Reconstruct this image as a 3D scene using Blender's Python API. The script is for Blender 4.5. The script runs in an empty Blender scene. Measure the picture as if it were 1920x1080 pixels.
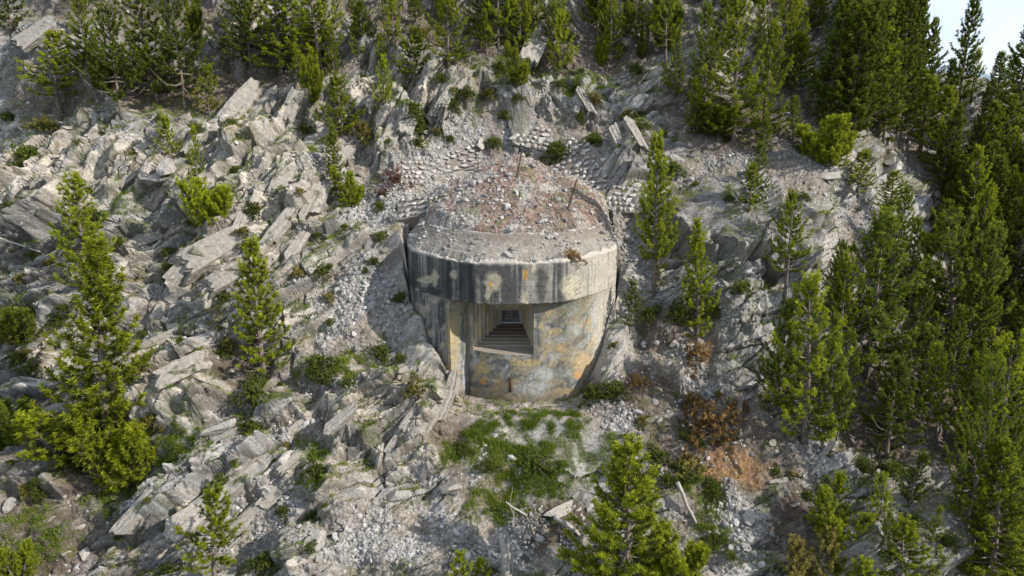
import bpy, math, time
import numpy as np
from math import radians, sin, cos, pi
T0 = time.time()
sc = bpy.context.scene
C = sc.collection
rng = np.random.default_rng(7)

# ------------------------------------------------------------------ camera, sky, sun, exposure
CAMP = np.array([0., -26., 12.]); PITCH = radians(16)
cam = bpy.data.objects.new('camera', bpy.data.cameras.new('camera')); C.objects.link(cam)
cam.location = CAMP; cam.rotation_euler = (radians(90) - PITCH, 0, 0)
cam.data.sensor_width = 36; cam.data.lens = 1300 / 1920 * 36
cam.data.clip_start = 0.1; cam.data.clip_end = 20000
sc.camera = cam
sc.view_settings.view_transform = 'Standard'; sc.view_settings.look = 'None'
sc.view_settings.exposure = 1.2; sc.view_settings.gamma = 1
SUN = np.array([0.80, -0.32, 0.56]); SUN /= np.linalg.norm(SUN)
elev = math.asin(SUN[2]); azim = math.atan2(SUN[0], SUN[1])
world = bpy.data.worlds.new('World'); sc.world = world; world.use_nodes = True
nt = world.node_tree; nt.nodes.clear()
def nd(t, ty, **kw):
    n = t.nodes.new(ty)
    for k, v in kw.items():
        if k.startswith('i_'):
            n.inputs[k[2:].replace('_', ' ')].default_value = v
        else: setattr(n, k, v)
    return n
sky = nd(nt, 'ShaderNodeTexSky', sky_type='NISHITA', sun_disc=False, sun_elevation=elev, sun_rotation=azim, altitude=2000, air_density=1.0, dust_density=1.5)
bg = nd(nt, 'ShaderNodeBackground'); wo = nd(nt, 'ShaderNodeOutputWorld')
tcw = nd(nt, 'ShaderNodeTexCoord'); mp = nd(nt, 'ShaderNodeMapping'); mp.inputs['Scale'].default_value = (1.6, 1.6, 5)
cn = nd(nt, 'ShaderNodeTexNoise'); cn.inputs['Scale'].default_value = 1.7; cn.inputs['Detail'].default_value = 7
cr = nd(nt, 'ShaderNodeMapRange'); cr.inputs['From Min'].default_value = 0.36; cr.inputs['From Max'].default_value = 0.66; cr.inputs['To Min'].default_value = .72
cm = nd(nt, 'ShaderNodeMix', data_type='RGBA'); cm.inputs['B'].default_value = (2.35, 2.63, 3.05, 1)
nt.links.new(tcw.outputs['Generated'], mp.inputs[0]); nt.links.new(mp.outputs[0], cn.inputs['Vector'])
nt.links.new(cn.outputs['Fac'], cr.inputs['Value']); nt.links.new(cr.outputs[0], cm.inputs['Factor'])
nt.links.new(sky.outputs[0], cm.inputs['A']); nt.links.new(cm.outputs['Result'], bg.inputs['Color'])
bg.inputs['Strength'].default_value = 0.15
nt.links.new(bg.outputs[0], wo.inputs[0])
sl = bpy.data.lights.new('sun', 'SUN'); sl.energy = 2.75; sl.angle = radians(0.6); sl.color = (1.0, 0.935, 0.835)
so = bpy.data.objects.new('sun', sl); C.objects.link(so)
from mathutils import Vector, Matrix
so.rotation_euler = Vector(SUN).to_track_quat('Z', 'Y').to_euler(); so.location = (40, -30, 60)
try:
    sc.cycles.max_bounces = 6; sc.cycles.diffuse_bounces = 3; sc.cycles.transmission_bounces = 3; sc.cycles.use_denoising = True
except Exception: pass

# ------------------------------------------------------------------ numeric helpers
def hsh(ix, iy, seed=0):
    h = (ix.astype(np.int64) * 374761393 + iy.astype(np.int64) * 668265263 + seed * 1274126177) & 0xffffffff
    h = ((h ^ (h >> 13)) * 1274126177) & 0xffffffff
    h = ((h ^ (h >> 16)) * 2246822519) & 0xffffffff
    return ((h ^ (h >> 15)) & 0xffffff) / float(0xffffff)
def pn(x, y, seed=0):
    x0 = np.floor(x); y0 = np.floor(y); fx = x - x0; fy = y - y0
    ux = fx*fx*fx*(fx*(fx*6-15)+10); uy = fy*fy*fy*(fy*(fy*6-15)+10)
    def g(ix, iy, dx, dy):
        a = hsh(ix, iy, seed) * 2*pi
        return np.cos(a)*dx + np.sin(a)*dy
    n00 = g(x0, y0, fx, fy); n10 = g(x0+1, y0, fx-1, fy); n01 = g(x0, y0+1, fx, fy-1); n11 = g(x0+1, y0+1, fx-1, fy-1)
    return 1.5 * ((n00*(1-ux)+n10*ux)*(1-uy) + (n01*(1-ux)+n11*ux)*uy)
def fbm(x, y, o=4, seed=0, gain=.5):
    s = 0; a = 1.; n = 0.
    for k in range(o):
        s = s + a*pn(x*2**k, y*2**k, seed+k*17); n += a; a *= gain
    return s/n*1.3
def voro(x, y, seed=0, jit=0.9):
    """F1, F2, cell random, cell random 2, offset to the cell point"""
    x0 = np.floor(x); y0 = np.floor(y)
    f1 = np.full(x.shape, 9.); f2 = f1.copy(); r1 = np.zeros(x.shape); r2 = r1.copy(); ox = r1.copy(); oy = r1.copy()
    for i in (-1, 0, 1):
        for j in (-1, 0, 1):
            cx = x0+i; cy = y0+j
            a = hsh(cx, cy, seed); b = hsh(cx, cy, seed+101)
            dx = cx+.5+jit*(a-.5)-x; dy = cy+.5+jit*(b-.5)-y
            d = np.sqrt(dx*dx+dy*dy)
            m = d < f1
            f2 = np.where(m, f1, np.minimum(f2, d)); f1 = np.where(m, d, f1)
            ox = np.where(m, dx, ox); oy = np.where(m, dy, oy); r1 = np.where(m, hsh(cx, cy, seed+7), r1); r2 = np.where(m, hsh(cx, cy, seed+13), r2)
    return f1, f2, r1, r2, ox, oy
def ss(a, b, x):
    t = np.clip((x-a)/(b-a), 0, 1); return t*t*(3-2*t)
def mixc(c, col, m):
    return c*(1-m[..., None]) + np.array(col)*m[..., None]
def project(P):
    d = P - CAMP; dep = d[..., 1]*cos(PITCH) - d[..., 2]*sin(PITCH); up = d[..., 1]*sin(PITCH) + d[..., 2]*cos(PITCH)
    dep = np.where(dep < .5, .5, dep)
    return 960+1300*d[..., 0]/dep, 540-1300*up/dep, dep
def mesh_np(name, v, f, col=None, smooth=False, extra=None):
    """v (N,3); f (M,3 or 4) equal sided faces; col (N,3) colour per point; extra {name: (N,) floats}"""
    me = bpy.data.meshes.new(name); k = f.shape[1]
    me.vertices.add(len(v)); me.vertices.foreach_set('co', np.ascontiguousarray(v, np.float32).ravel())
    me.loops.add(f.size); me.loops.foreach_set('vertex_index', np.ascontiguousarray(f, np.int32).ravel())
    me.polygons.add(len(f)); me.polygons.foreach_set('loop_start', np.arange(0, f.size, k, dtype=np.int32))
    if not smooth: me.polygons.foreach_set('use_smooth', np.zeros(len(f), bool))
    else: me.polygons.foreach_set('use_smooth', np.ones(len(f), bool))
    if col is not None:
        a = me.attributes.new('tone', 'FLOAT_COLOR', 'POINT')
        a.data.foreach_set('color', np.concatenate([col, np.ones((len(col), 1))], 1).astype(np.float32).ravel())
    for n, val in (extra or {}).items():
        a = me.attributes.new(n, 'FLOAT', 'POINT'); a.data.foreach_set('value', val.astype(np.float32))
    me.update(calc_edges=True)
    return me
def obj(name, me, mat=None, parent=None, loc=None):
    o = bpy.data.objects.new(name, me); C.objects.link(o)
    if mat and not me.materials: me.materials.append(mat)
    if parent: o.parent = parent
    if loc is not None: o.location = loc
    return o
def thing(name, label, cat, loc=(0, 0, 0), group=None):
    o = bpy.data.objects.new(name, None); C.objects.link(o); o.location = loc; o.empty_display_size = .2
    return tag(o, label, cat, group)
def tag(o, label, cat, group=None):
    o['label'] = label; o['category'] = cat
    if group: o['group'] = group
    return o
def grid_faces(nr, nc):
    i = np.arange(nr*nc).reshape(nr, nc)
    return np.stack([i[:-1, :-1], i[:-1, 1:], i[1:, 1:], i[1:, :-1]], -1).reshape(-1, 4)

# ------------------------------------------------------------------ materials
def base_mat(name):
    m = bpy.data.materials.new(name); m.use_nodes = True
    b = m.node_tree.nodes['Principled BSDF']; b.inputs['Roughness'].default_value = .9
    b.inputs['Specular IOR Level'].default_value = .25
    return m, m.node_tree, b
def tone_mat(name, sc1=22., sc2=90., var=.55, bump=.5, dist=.03, vor=0., rough=.92):
    """a surface whose colour is its tone attribute, broken up by fine noise and relief"""
    m, t, b = base_mat(name); L = t.links.new
    at = nd(t, 'ShaderNodeAttribute', attribute_name='tone')
    tc = nd(t, 'ShaderNodeTexCoord')
    n1 = nd(t, 'ShaderNodeTexNoise', i_Scale=sc1, i_Detail=6.0, i_Roughness=.68); n2 = nd(t, 'ShaderNodeTexNoise', i_Scale=sc2, i_Detail=3.0)
    L(tc.outputs['Object'], n1.inputs['Vector']); L(tc.outputs['Object'], n2.inputs['Vector'])
    mr = nd(t, 'ShaderNodeMapRange'); mr.inputs['From Min'].default_value = .3; mr.inputs['From Max'].default_value = .7
    mr.inputs['To Min'].default_value = 1-var; mr.inputs['To Max'].default_value = 1+var*.8
    L(n1.outputs['Fac'], mr.inputs['Value'])
    mul = nd(t, 'ShaderNodeVectorMath', operation='SCALE'); L(at.outputs['Color'], mul.inputs[0]); L(mr.outputs[0], mul.inputs['Scale'])
    out = mul.outputs[0]
    hgt = nd(t, 'ShaderNodeMath', operation='ADD'); L(n1.outputs['Fac'], hgt.inputs[0])
    h2 = nd(t, 'ShaderNodeMath', operation='MULTIPLY'); L(n2.outputs['Fac'], h2.inputs[0]); h2.inputs[1].default_value = .5; L(h2.outputs[0], hgt.inputs[1])
    hout = hgt.outputs[0]
    if vor:
        v = nd(t, 'ShaderNodeTexVoronoi', i_Scale=vor); L(tc.outputs['Object'], v.inputs['Vector'])
        sp = nd(t, 'ShaderNodeSeparateColor'); L(v.outputs['Color'], sp.inputs[0])
        sa = nd(t, 'ShaderNodeAttribute', attribute_name='scree')
        r2 = nd(t, 'ShaderNodeMapRange'); r2.inputs['To Min'].default_value = .55; r2.inputs['To Max'].default_value = 1.45
        L(sp.outputs[0], r2.inputs['Value'])
        mx = nd(t, 'ShaderNodeMix', data_type='FLOAT'); mx.inputs['A'].default_value = 1.; L(sa.outputs['Fac'], mx.inputs['Factor']); L(r2.outputs[0], mx.inputs['B'])
        m2 = nd(t, 'ShaderNodeVectorMath', operation='SCALE'); L(out, m2.inputs[0]); L(mx.outputs[0], m2.inputs['Scale']); out = m2.outputs[0]
        pm = nd(t, 'ShaderNodeMath', operation='MULTIPLY'); L(sp.outputs[1], pm.inputs[0]); L(sa.outputs['Fac'], pm.inputs[1])
        ad = nd(t, 'ShaderNodeMath', operation='ADD'); L(hout, ad.inputs[0]); L(pm.outputs[0], ad.inputs[1]); hout = ad.outputs[0]
    L(out, b.inputs['Base Color'])
    bp = nd(t, 'ShaderNodeBump'); bp.inputs['Strength'].default_value = bump; bp.inputs['Distance'].default_value = dist
    L(hout, bp.inputs['Height']); L(bp.outputs[0], b.inputs['Normal'])
    b.inputs['Roughness'].default_value = rough
    return m
def plain_mat(name, c1, c2, scale=12., bump=.4, dist=.02, rough=.9, island=0.):
    m, t, b = base_mat(name); L = t.links.new
    tc = nd(t, 'ShaderNodeTexCoord'); n = nd(t, 'ShaderNodeTexNoise', i_Scale=scale, i_Detail=6.0, i_Roughness=.65); L(tc.outputs['Object'], n.inputs['Vector'])
    mr = nd(t, 'ShaderNodeMapRange'); mr.inputs['From Min'].default_value = .3; mr.inputs['From Max'].default_value = .7; L(n.outputs['Fac'], mr.inputs['Value'])
    mx = nd(t, 'ShaderNodeMix', data_type='RGBA'); mx.inputs['A'].default_value = (*c1, 1); mx.inputs['B'].default_value = (*c2, 1); L(mr.outputs[0], mx.inputs['Factor'])
    out = mx.outputs['Result']
    if island:
        g = nd(t, 'ShaderNodeNewGeometry'); r = nd(t, 'ShaderNodeMapRange'); r.inputs['To Min'].default_value = 1-island; r.inputs['To Max'].default_value = 1+island
        L(g.outputs['Random Per Island'], r.inputs['Value'])
        v = nd(t, 'ShaderNodeVectorMath', operation='SCALE'); L(out, v.inputs[0]); L(r.outputs[0], v.inputs['Scale']); out = v.outputs[0]
    L(out, b.inputs['Base Color'])
    bp = nd(t, 'ShaderNodeBump'); bp.inputs['Strength'].default_value = bump; bp.inputs['Distance'].default_value = dist; L(n.outputs['Fac'], bp.inputs['Height']); L(bp.outputs[0], b.inputs['Normal'])
    b.inputs['Roughness'].default_value = rough
    return m
def leaf_mat(name, c1, c2, trans=.42, objvar=.25):
    m, t, b = base_mat(name); L = t.links.new
    g = nd(t, 'ShaderNodeNewGeometry'); oi = nd(t, 'ShaderNodeObjectInfo'); at = nd(t, 'ShaderNodeAttribute', attribute_name='tip')
    mx = nd(t, 'ShaderNodeMix', data_type='RGBA'); mx.inputs['A'].default_value = (*c1, 1); mx.inputs['B'].default_value = (*c2, 1)
    L(at.outputs['Fac'], mx.inputs['Factor'])
    r = nd(t, 'ShaderNodeMapRange'); r.inputs['To Min'].default_value = .65; r.inputs['To Max'].default_value = 1.35; L(g.outputs['Random Per Island'], r.inputs['Value'])
    r2 = nd(t, 'ShaderNodeMapRange'); r2.inputs['To Min'].default_value = 1-objvar; r2.inputs['To Max'].default_value = 1+objvar; L(oi.outputs['Random'], r2.inputs['Value'])
    mu = nd(t, 'ShaderNodeMath', operation='MULTIPLY'); L(r.outputs[0], mu.inputs[0]); L(r2.outputs[0], mu.inputs[1])
    v = nd(t, 'ShaderNodeVectorMath', operation='SCALE'); L(mx.outputs['Result'], v.inputs[0]); L(mu.outputs[0], v.inputs['Scale'])
    L(v.outputs[0], b.inputs['Base Color']); b.inputs['Roughness'].default_value = .6
    tr = nd(t, 'ShaderNodeBsdfTranslucent'); L(v.outputs[0], tr.inputs['Color'])
    ms = nd(t, 'ShaderNodeMixShader'); ms.inputs[0].default_value = trans; L(b.outputs[0], ms.inputs[1]); L(tr.outputs[0], ms.inputs[2])
    L(ms.outputs[0], t.nodes['Material Output'].inputs['Surface'])
    return m
M_ground = tone_mat('hillside_rock', 9., 60., .45, .9, .05, vor=11.)
M_conc = tone_mat('weathered_concrete', 14., 80., .32, .5, .02)
M_mound = tone_mat('rubble_soil', 14., 70., .6, .9, .05, vor=9.)
M_rock = plain_mat('boulder_rock', (.15, .14, .13), (.36, .33, .29), 7., .8, .05)
M_pale = plain_mat('pale_rock', (.22, .21, .195), (.45, .42, .375), 7., .9, .05)
M_slab = plain_mat('slab_rock', (.19, .178, .162), (.37, .34, .30), 4.5, .9, .06)
M_stone = plain_mat('scree_stone', (.19, .185, .18), (.37, .355, .335), 3., .3, .02, island=.4)
M_wallstone = plain_mat('wall_stone', (.24, .235, .225), (.46, .44, .41), 4., .4, .02, island=.25)
M_mortar = plain_mat('wall_earth', (.12, .10, .085), (.25, .22, .19), 8., .6, .03)
M_bark = plain_mat('pine_bark', (.09, .065, .05), (.22, .19, .165), 14., .6, .02)
M_dead = plain_mat('dead_wood', (.24, .22, .20), (.44, .41, .37), 14., .4, .01)
M_rust = plain_mat('rusty_iron', (.035, .02, .015), (.085, .045, .03), 20., .3, .005, rough=.8)
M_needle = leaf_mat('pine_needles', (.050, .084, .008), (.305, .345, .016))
M_needle_dark = leaf_mat('dark_pine_needles', (.032, .056, .008), (.175, .215, .018))  # darker needle copy; shade on the shaded pines is put into the colour
M_needle_gold = leaf_mat('golden_pine_needles', (.07, .08, .018), (.30, .26, .07))
M_shrub = leaf_mat('shrub_leaves', (.04, .06, .012), (.15, .185, .03))
M_brown = leaf_mat('dry_shrub_leaves', (.14, .085, .035), (.38, .24, .09))
M_red = leaf_mat('reddish_twigs', (.07, .025, .02), (.16, .06, .04))
M_grass = leaf_mat('grass_blades', (.08, .13, .016), (.27, .33, .05))
M_black = plain_mat('dark_interior', (.012, .011, .011), (.02, .02, .02))  # near-black tone paints the darkness inside the gun port

# ------------------------------------------------------------------ the hillside: one sheet
RC, RY = 4.8, 4.8                                            # bunker drum radius and centre (x = 0, y = RY)
def spacing(pts):
    out = [pts[0][0]]
    for (a, st), (b, _) in zip(pts[:-1], pts[1:]):
        n = max(1, int(round((b-a)/st))); out += list(a+(b-a)*np.arange(1, n+1)/n)
    return np.array(out)
xs = spacing([(-60, 2.), (-34, .12), (-26, .07), (-16, .046), (16, .065), (27, .12), (40, .8), (90, 1)])
ws = spacing([(-30, 1.), (-11, .05), (-8, .032), (14, .045), (20, .12), (30, .6), (60, 1)])
ps = np.array([-60, -30, -12, -7, -2.5, 0, 4.3, 7.5, 10, 12, 16, 22, 70.])
pz = np.array([-52, -26, -10.2, -5.6, -2.1, -.35, 5.0, 8.3, 10.1, 12.4, 16.8, 23.5, 80.])
fs = np.linspace(-60, 70, 2601); fz = np.interp(fs, ps, pz); kk = np.hanning(25); kk /= kk.sum()
fz = np.convolve(np.pad(fz, 12, mode='edge'), kk, 'valid')
def Bx(x):
    t = np.clip(x-10, 0, 14); b = .045*t*t + np.clip(x-24, 0, 99)*.03
    return b + .012*np.clip(-x-8, 0, 99)**2
def capx(x): return np.interp(x, [-99, 15, 19, 23, 27, 40, 90], [200, 70, 27, 15., 12.6, 12.0, 11.5])
X, S = np.meshgrid(xs, ws)
def base_surface(X, S):
    z = np.interp(S, fs, fz); cp = capx(X); k = 1.5
    z = -k*np.logaddexp(-z/k, -cp/k)
    return np.stack([X, S + Bx(X), z], -1)
P0 = base_surface(X, S)
def normals(P):
    a = np.gradient(P, axis=1); b = np.gradient(P, axis=0); n = np.cross(a, b)
    return n/np.maximum(np.linalg.norm(n, axis=-1, keepdims=True), 1e-9)
N0 = normals(P0)
W = S*1.42                                                    # metres up the slope
# a site plan: where on the hillside each sort of ground lies; U, V run across and up the slope as surveyed from the valley
U, V, DEP = project(P0)
wu = U + 26*fbm(X*.9, W*.9, 4, 3); wv = V + 26*fbm(X*.9, W*.9, 4, 9)
def blob(cx, cy, rx, ry, rot=0, hard=.55, soft=False):
    a = radians(rot); dx = (U if soft else wu)-cx; dy = (V if soft else wv)-cy
    r = np.hypot((dx*cos(a)+dy*sin(a))/rx, (-dx*sin(a)+dy*cos(a))/ry)
    return 1-ss(hard, 1.0+(1-hard)*.3, r)
def area(lst):
    m = np.zeros(U.shape)
    for b in lst:
        m = np.maximum(m, blob(*b[:4], rot=b[4] if len(b) > 4 else 0)*(b[5] if len(b) > 5 else 1))
    return m
scree = area([(1110, 760, 50, 40), (690, 590, 90, 140), (640, 660, 80, 50), (1275, 690, 130, 70, 25), (1150, 790, 60, 45), (720, 1010, 190, 90), (1500, 870, 60, 70, 50), (470, 990, 130, 70, -30),
              (820, 330, 130, 70), (700, 380, 80, 60), (1360, 330, 130, 60), (1320, 610, 60, 110, 20), (1340, 1000, 110, 90), (560, 820, 90, 40), (640, 330, 60, 80, 30), (1640, 440, 90, 60, 40),
              (1180, 480, 60, 110), (1000, 250, 200, 60), (640, 730, 110, 28), (330, 560, 90, 40, -30), (1700, 240, 60, 120, -30), (900, 900, 80, 60), (1500, 330, 80, 60), (960, 1020, 150, 70)])
soil = area([(1210, 735, 95, 60), (1340, 850, 190, 105), (1500, 760, 100, 60), (1750, 760, 240, 170), (1400, 235, 170, 60), (330, 170, 200, 55), (120, 190, 120, 60), (950, 85, 230, 60), (1130, 90, 120, 60), (780, 60, 100, 60), (1650, 150, 120, 160, 0, .8),
             (80, 1000, 130, 110), (200, 890, 120, 60, -30), (1850, 500, 120, 300), (540, 140, 160, 50), (1230, 620, 70, 45), (470, 700, 60, 40), (1040, 980, 90, 60), (1290, 200, 70, 70, 0, .7), (1500, 980, 70, 90),
             (1200, 30, 160, 60, 0, .7), (250, 20, 240, 60, 0, .9), (700, 30, 70, 60, 0, .6), (1850, 1000, 120, 90), (860, 820, 70, 50)])
green = area([(1010, 800, 100, 24), (960, 870, 115, 42), (985, 930, 100, 55), (870, 835, 80, 38, -20), (940, 950, 70, 40), (60, 1010, 90, 80, 0, .7), (330, 850, 90, 30, -35, .8), (200, 910, 90, 40, -35, .7), (1330, 950, 40, 110, -25, .8), (1120, 830, 60, 30, 0, .7),
              (590, 880, 40, 70, -10, .7), (230, 380, 60, 40, 0, .6), (460, 735, 60, 35, 0, .6), (60, 590, 60, 40, 0, .6), (660, 690, 50, 30), (590, 270, 30, 50, 20, .6), (870, 200, 60, 30, 0, .6), (960, 140, 90, 25, 0, .7), (1090, 160, 90, 25, 0, .6), (350, 215, 120, 30, 0, .5), (720, 650, 25, 35), (580, 700, 40, 30, 0, .7)])
dryness = fbm(X*.35, W*.35, 3, 77)
dark_rock = area([(1340, 410, 130, 75, 10), (1480, 440, 70, 60, 20), (60, 450, 110, 55, 0), (60, 560, 110, 60, 0, .6), (1680, 1010, 130, 90, 0, .7), (1180, 300, 45, 50, -60, .7), (700, 90, 60, 60, 0, .7), (100, 850, 130, 60, 0, .7), (1560, 640, 50, 120, 0, .6)])
cream = area([(760, 800, 130, 110, 20), (360, 740, 110, 80), (520, 330, 160, 160, 20, .8), (620, 950, 90, 90, 0, .9), (150, 330, 170, 80, 0, .8), (850, 180, 60, 90, 30, .8), (1010, 70, 40, 60, 0, .8), (480, 480, 120, 80, 0, .6), (650, 770, 100, 60)])
# broad relief, metres along the slope's normal
relief = .9*fbm(X*.11, W*.11, 3, 21) + .45*fbm(X*.33, W*.33, 3, 22)
def bulge(cx, cy, rx, ry, h, rot=0, hard=.45): return h*blob(cx, cy, rx, ry, rot, hard)
for b in [(735, 800, 130, 95, 1.25, 25, .6), (700, 730, 150, 40, .5, 15, .6), (350, 735, 115, 85, 1.0, -20, .7), (640, 925, 60, 75, .7, 20, .6), (590, 1040, 80, 60, .7), (60, 400, 120, 60, .9, 0, .7), (120, 560, 110, 45, .5),
          (1185, 262, 50, 46, .8, 20, .3), (1165, 300, 40, 40, .6, 0, .3), (1000, 180, 75, 40, .8), (1110, 190, 60, 45, .7), (735, 240, 38, 75, .8, 15, .6), (840, 175, 50, 60, .7), (1345, 425, 112, 66, 1.25, 13, .85), (1490, 450, 60, 60, .6, 25, .7), (1380, 560, 55, 70, .8),
          (1680, 1010, 130, 85, 1.0, 0, .7), (240, 440, 60, 40, .6, -30, .7), (215, 520, 40, 45, .5, -30, .7), (1010, 70, 40, 50, .7), (1395, 50, 40, 60, .9), (100, 80, 110, 50, .6), (720, 100, 60, 60, .7), (640, 160, 60, 45, .7), (60, 870, 120, 60, .7),
          (1560, 650, 50, 100, .6), (1720, 370, 70, 60, .5, 30), (860, 900, 60, 45, .35), (530, 760, 60, 50, .5), (480, 900, 120, 40, .5, -38, .7), (330, 940, 110, 35, .5, -38, .7), (540, 250, 40, 110, .5, 28, .7), (610, 330, 25, 120, .5, 28, .7), (460, 300, 40, 110, .45, 35, .7)]:
    relief += bulge(*b)
relief -= .7*blob(1190, 560, 50, 150, 0, .3) + .5*blob(1270, 700, 140, 60, 20, .3) + .45*blob(970, 880, 150, 110, 0, .3) + .8*blob(1600, 760, 60, 160, -20, .3)
rocky = np.clip(1 - .85*scree - .85*soil - .9*green, .04, 1)
rocky = np.where(X > 13, rocky*.75, rocky)
# tilted strata: slabs rising to the right, steeper higher up
def strata(ang, seed):
    a = radians(ang); wx = X + .3*fbm(X*.25, W*.25, 3, seed); ww = W + .3*fbm(X*.3, W*.3, 3, seed+5)
    return wx*cos(a)+ww*sin(a), -wx*sin(a)+ww*cos(a)
mixw = ss(430, 640, V + .25*U)
t1, q1 = strata(56, 31); t2, q2 = strata(36, 31); right = ss(-3, 5, X)
tt = t1*(1-mixw)+t2*mixw; qq = q1*(1-mixw)+q2*mixw
def layers(per, amp, seed, tl):
    ph = qq/per + .35*fbm(tt*.3, qq*.5, 2, seed); k = np.floor(ph); f = ph-k
    br = voro(tt/tl + hsh(k, k, seed)*7, k*1.0+.5, seed+3, .75)
    a = br[2]                                                 # each slab breaks into lengths that stand out differently
    prof = ss(0, .10, f)*(1-.75*f)
    return amp*(.25+.9*a)*prof, k+31*np.round(br[2]*97), f
d1, id1, f1 = layers(1.5, 1.15, 41, 5.0)
d2, id2, f2 = layers(.52, .38, 51, 2.6)
d3, id3, f3 = layers(.16, .035, 61, .6)
lw = rocky*(1-.72*right)
def soften(a, n=2):
    for _ in range(n):
        p = np.pad(a, 1, mode='edge'); p = (p[:-2]+2*p[1:-1]+p[2:])/4; a = (p[:, :-2]+2*p[:, 1:-1]+p[:, 2:])/4
    return a
def blocks(su, sv, amp, tilt, seed, crack, uu=None, vv=None):
    f1, f2, r1, r2, ox, oy = voro((tt if uu is None else uu)/su, (qq if vv is None else vv)/sv, seed)
    e = f2-f1
    return amp*(r1-.5) + tilt*((r2-.5)*ox*su + (hsh(np.round(r1*9999), np.round(r2*9999), 5)-.5)*oy*sv*1.6) + crack*0, r1, 1-ss(.0, .07, e+.02*fbm(X*5, W*5, 2, seed))
tiltR = X*cos(radians(20))+W*sin(radians(20)), -X*sin(radians(20))+W*cos(radians(20))
ub = tt*(1-right)+tiltR[0]*right; vb = qq*(1-right)+tiltR[1]*right
wob = .06*fbm(X*1.3, W*1.8, 3, 88)
b1, c1, k1 = blocks(3.2, .85, .50, .6, 71, .10, ub+wob, vb+wob)
b2, c2, k2 = blocks(1.5, .42, .24, .6, 72, .07, ub+wob, vb-wob)
b3, c3, k3 = blocks(.62, .20, .09, .7, 73, .035, ub, vb)
b4, c4, k4 = blocks(.22, .09, .04, .8, 74, .012, ub, vb)
cliff = area([(1335, 425, 105, 70, 12), (1480, 450, 55, 55, 20), (1690, 1010, 110, 80)]); smoothf = 1-.88*cliff
strat = lw*smoothf*(d1+d2)
disp = relief + soften(strat, 2) + soften(rocky*smoothf*(b1+b2)*(.5+.4*right), 1) + soften(rocky*(smoothf*b3*.6+.5*lw*d3), 1) + rocky*b4*.35*(.4+.6*smoothf) - rocky*smoothf*(.20*k1+.11*k2+.04*k3)
f = 1-rocky
fan = ss(.42, .62, .5+.5*fbm(X*.55, W*.4, 4, 96)); g1 = voro(X/.34, W/.34, 91); g2 = voro(X/.15, W/.15, 92)
disp += f*(.22*fbm(X*.9, W*.9, 5, 93) + (.03+.10*fan)*g1[2]*(1-ss(.2, .6, g1[0])) + .05*g2[2]*(1-ss(.2, .6, g2[0])))
disp += .05*fbm(X*3.2, W*3.2, 4, 95)*rocky
fade = ss(-60, -20, X)*(1-ss(40, 60, X))
P = P0 + N0*(disp*fade)[..., None]
# the cutting for the bunker: level floor in front, room for the drum
BASE = -.55
r = np.hypot(P[..., 0], P[..., 1]-RY)
plat = (1-ss(2.1, np.where(P[..., 0] > 0, 4.5, 3.7), np.abs(P[..., 0]-.35)))*ss(-4.5, -2.0, P[..., 1])*(1-ss(4, 5, P[..., 1]))
zp = BASE - .08*np.clip(.6-P[..., 1], 0, 9) - .72*np.clip(-.7-P[..., 1], 0, 9) + .05*fbm(X*2, W*2, 3, 5)
P[..., 2] = P[..., 2]*(1-plat) + zp*plat
flo = np.where(P[..., 1] < 4.6, BASE-.07+.05*fbm(X*3, W*3, 2, 6), 5.52)+.012*disp
P[..., 2] = np.where(r < RC-.12, np.minimum(P[..., 2], flo), P[..., 2])
near = (1-ss(RC-.1, RC+1.3, r))*ss(3.5, 6, P[..., 1])
P[..., 2] = np.minimum(P[..., 2], P[..., 2]*(1-near)+near*(5.3+.35*np.clip(P[..., 1]-2, 0, 9)))
sm = ((1-ss(RC+.5, RC+2.0, np.hypot(P[..., 0], P[..., 1]-RY)))*(P[..., 1] < 5)*(P[..., 1] > -3)*.92*ss(RC-.2, RC-.05, np.hypot(P[..., 0], P[..., 1]-RY)))[..., None]
PS = np.stack([soften(P[..., k], 16) for k in range(3)], -1); rs = np.hypot(PS[..., 0], PS[..., 1]-RY)
P = P*(1-sm)+PS*sm; P[..., 2] += sm[..., 0]*(.10*fbm(X*1.6, W*1.6, 4, 661)+.05*(c3-.5))
NN = normals(P)
# colours of the ground
v = lambda s, se: .5+.5*np.clip(fbm(X*s, W*s, 4, se), -1, 1)
col = np.empty(P.shape); col[:] = (.325, .315, .305)
col = mixc(col, (.385, .36, .325), ss(.3, .75, v(.5, 201)))
col = mixc(col, (.245, .245, .25), .8*ss(.5, .8, v(.9, 202)))
h1 = hsh(id1, id1*0, 3); h2 = hsh(id2, id2*0, 4); lwc = (lw*(1-.5*dark_rock))[..., None]
col = mixc(col, (.44, .40, .345), cream*.75)
col *= 1+lwc*(.5*(h1-.5)+.45*(h2-.5))[..., None]; col = mixc(col, (.43, .385, .325), .65*lw*ss(.6, .75, h2)); col = mixc(col, (.20, .205, .215), .6*lw*ss(.66, .8, h1)*(1-cream))
col = mixc(col, (.145, .14, .14), dark_rock*(.6+.4*v(1.1, 203)))
col *= (1 + rocky[..., None]*(.42*(c2-.5)+.30*(c3-.5)+.36*(c1-.5)+.25*(c4-.5))[..., None])
col = mixc(col, (.10, .085, .07), .55*rocky*ss(.62, .8, v(1.7, 204))); col = mixc(col, (.12, .095, .07), .7*rocky*np.clip(k1+.6*k2, 0, 1))
col = mixc(col, (.285, .28, .275), scree*.85); col = mixc(col, (.235, .20, .165), scree*.8*(1-fan))
col *= (1+scree*(.5*(g2[2]-.5)+.3*(g1[2]-.5)))[..., None]
col = mixc(col, (.085, .061, .044), soil*(.75+.25*v(1.3, 205)))
col = mixc(col, (.26, .235, .21), soil*.4*ss(.55, .66, v(2.6, 206)))
flat = ss(.62, .82, NN[..., 2])
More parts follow.
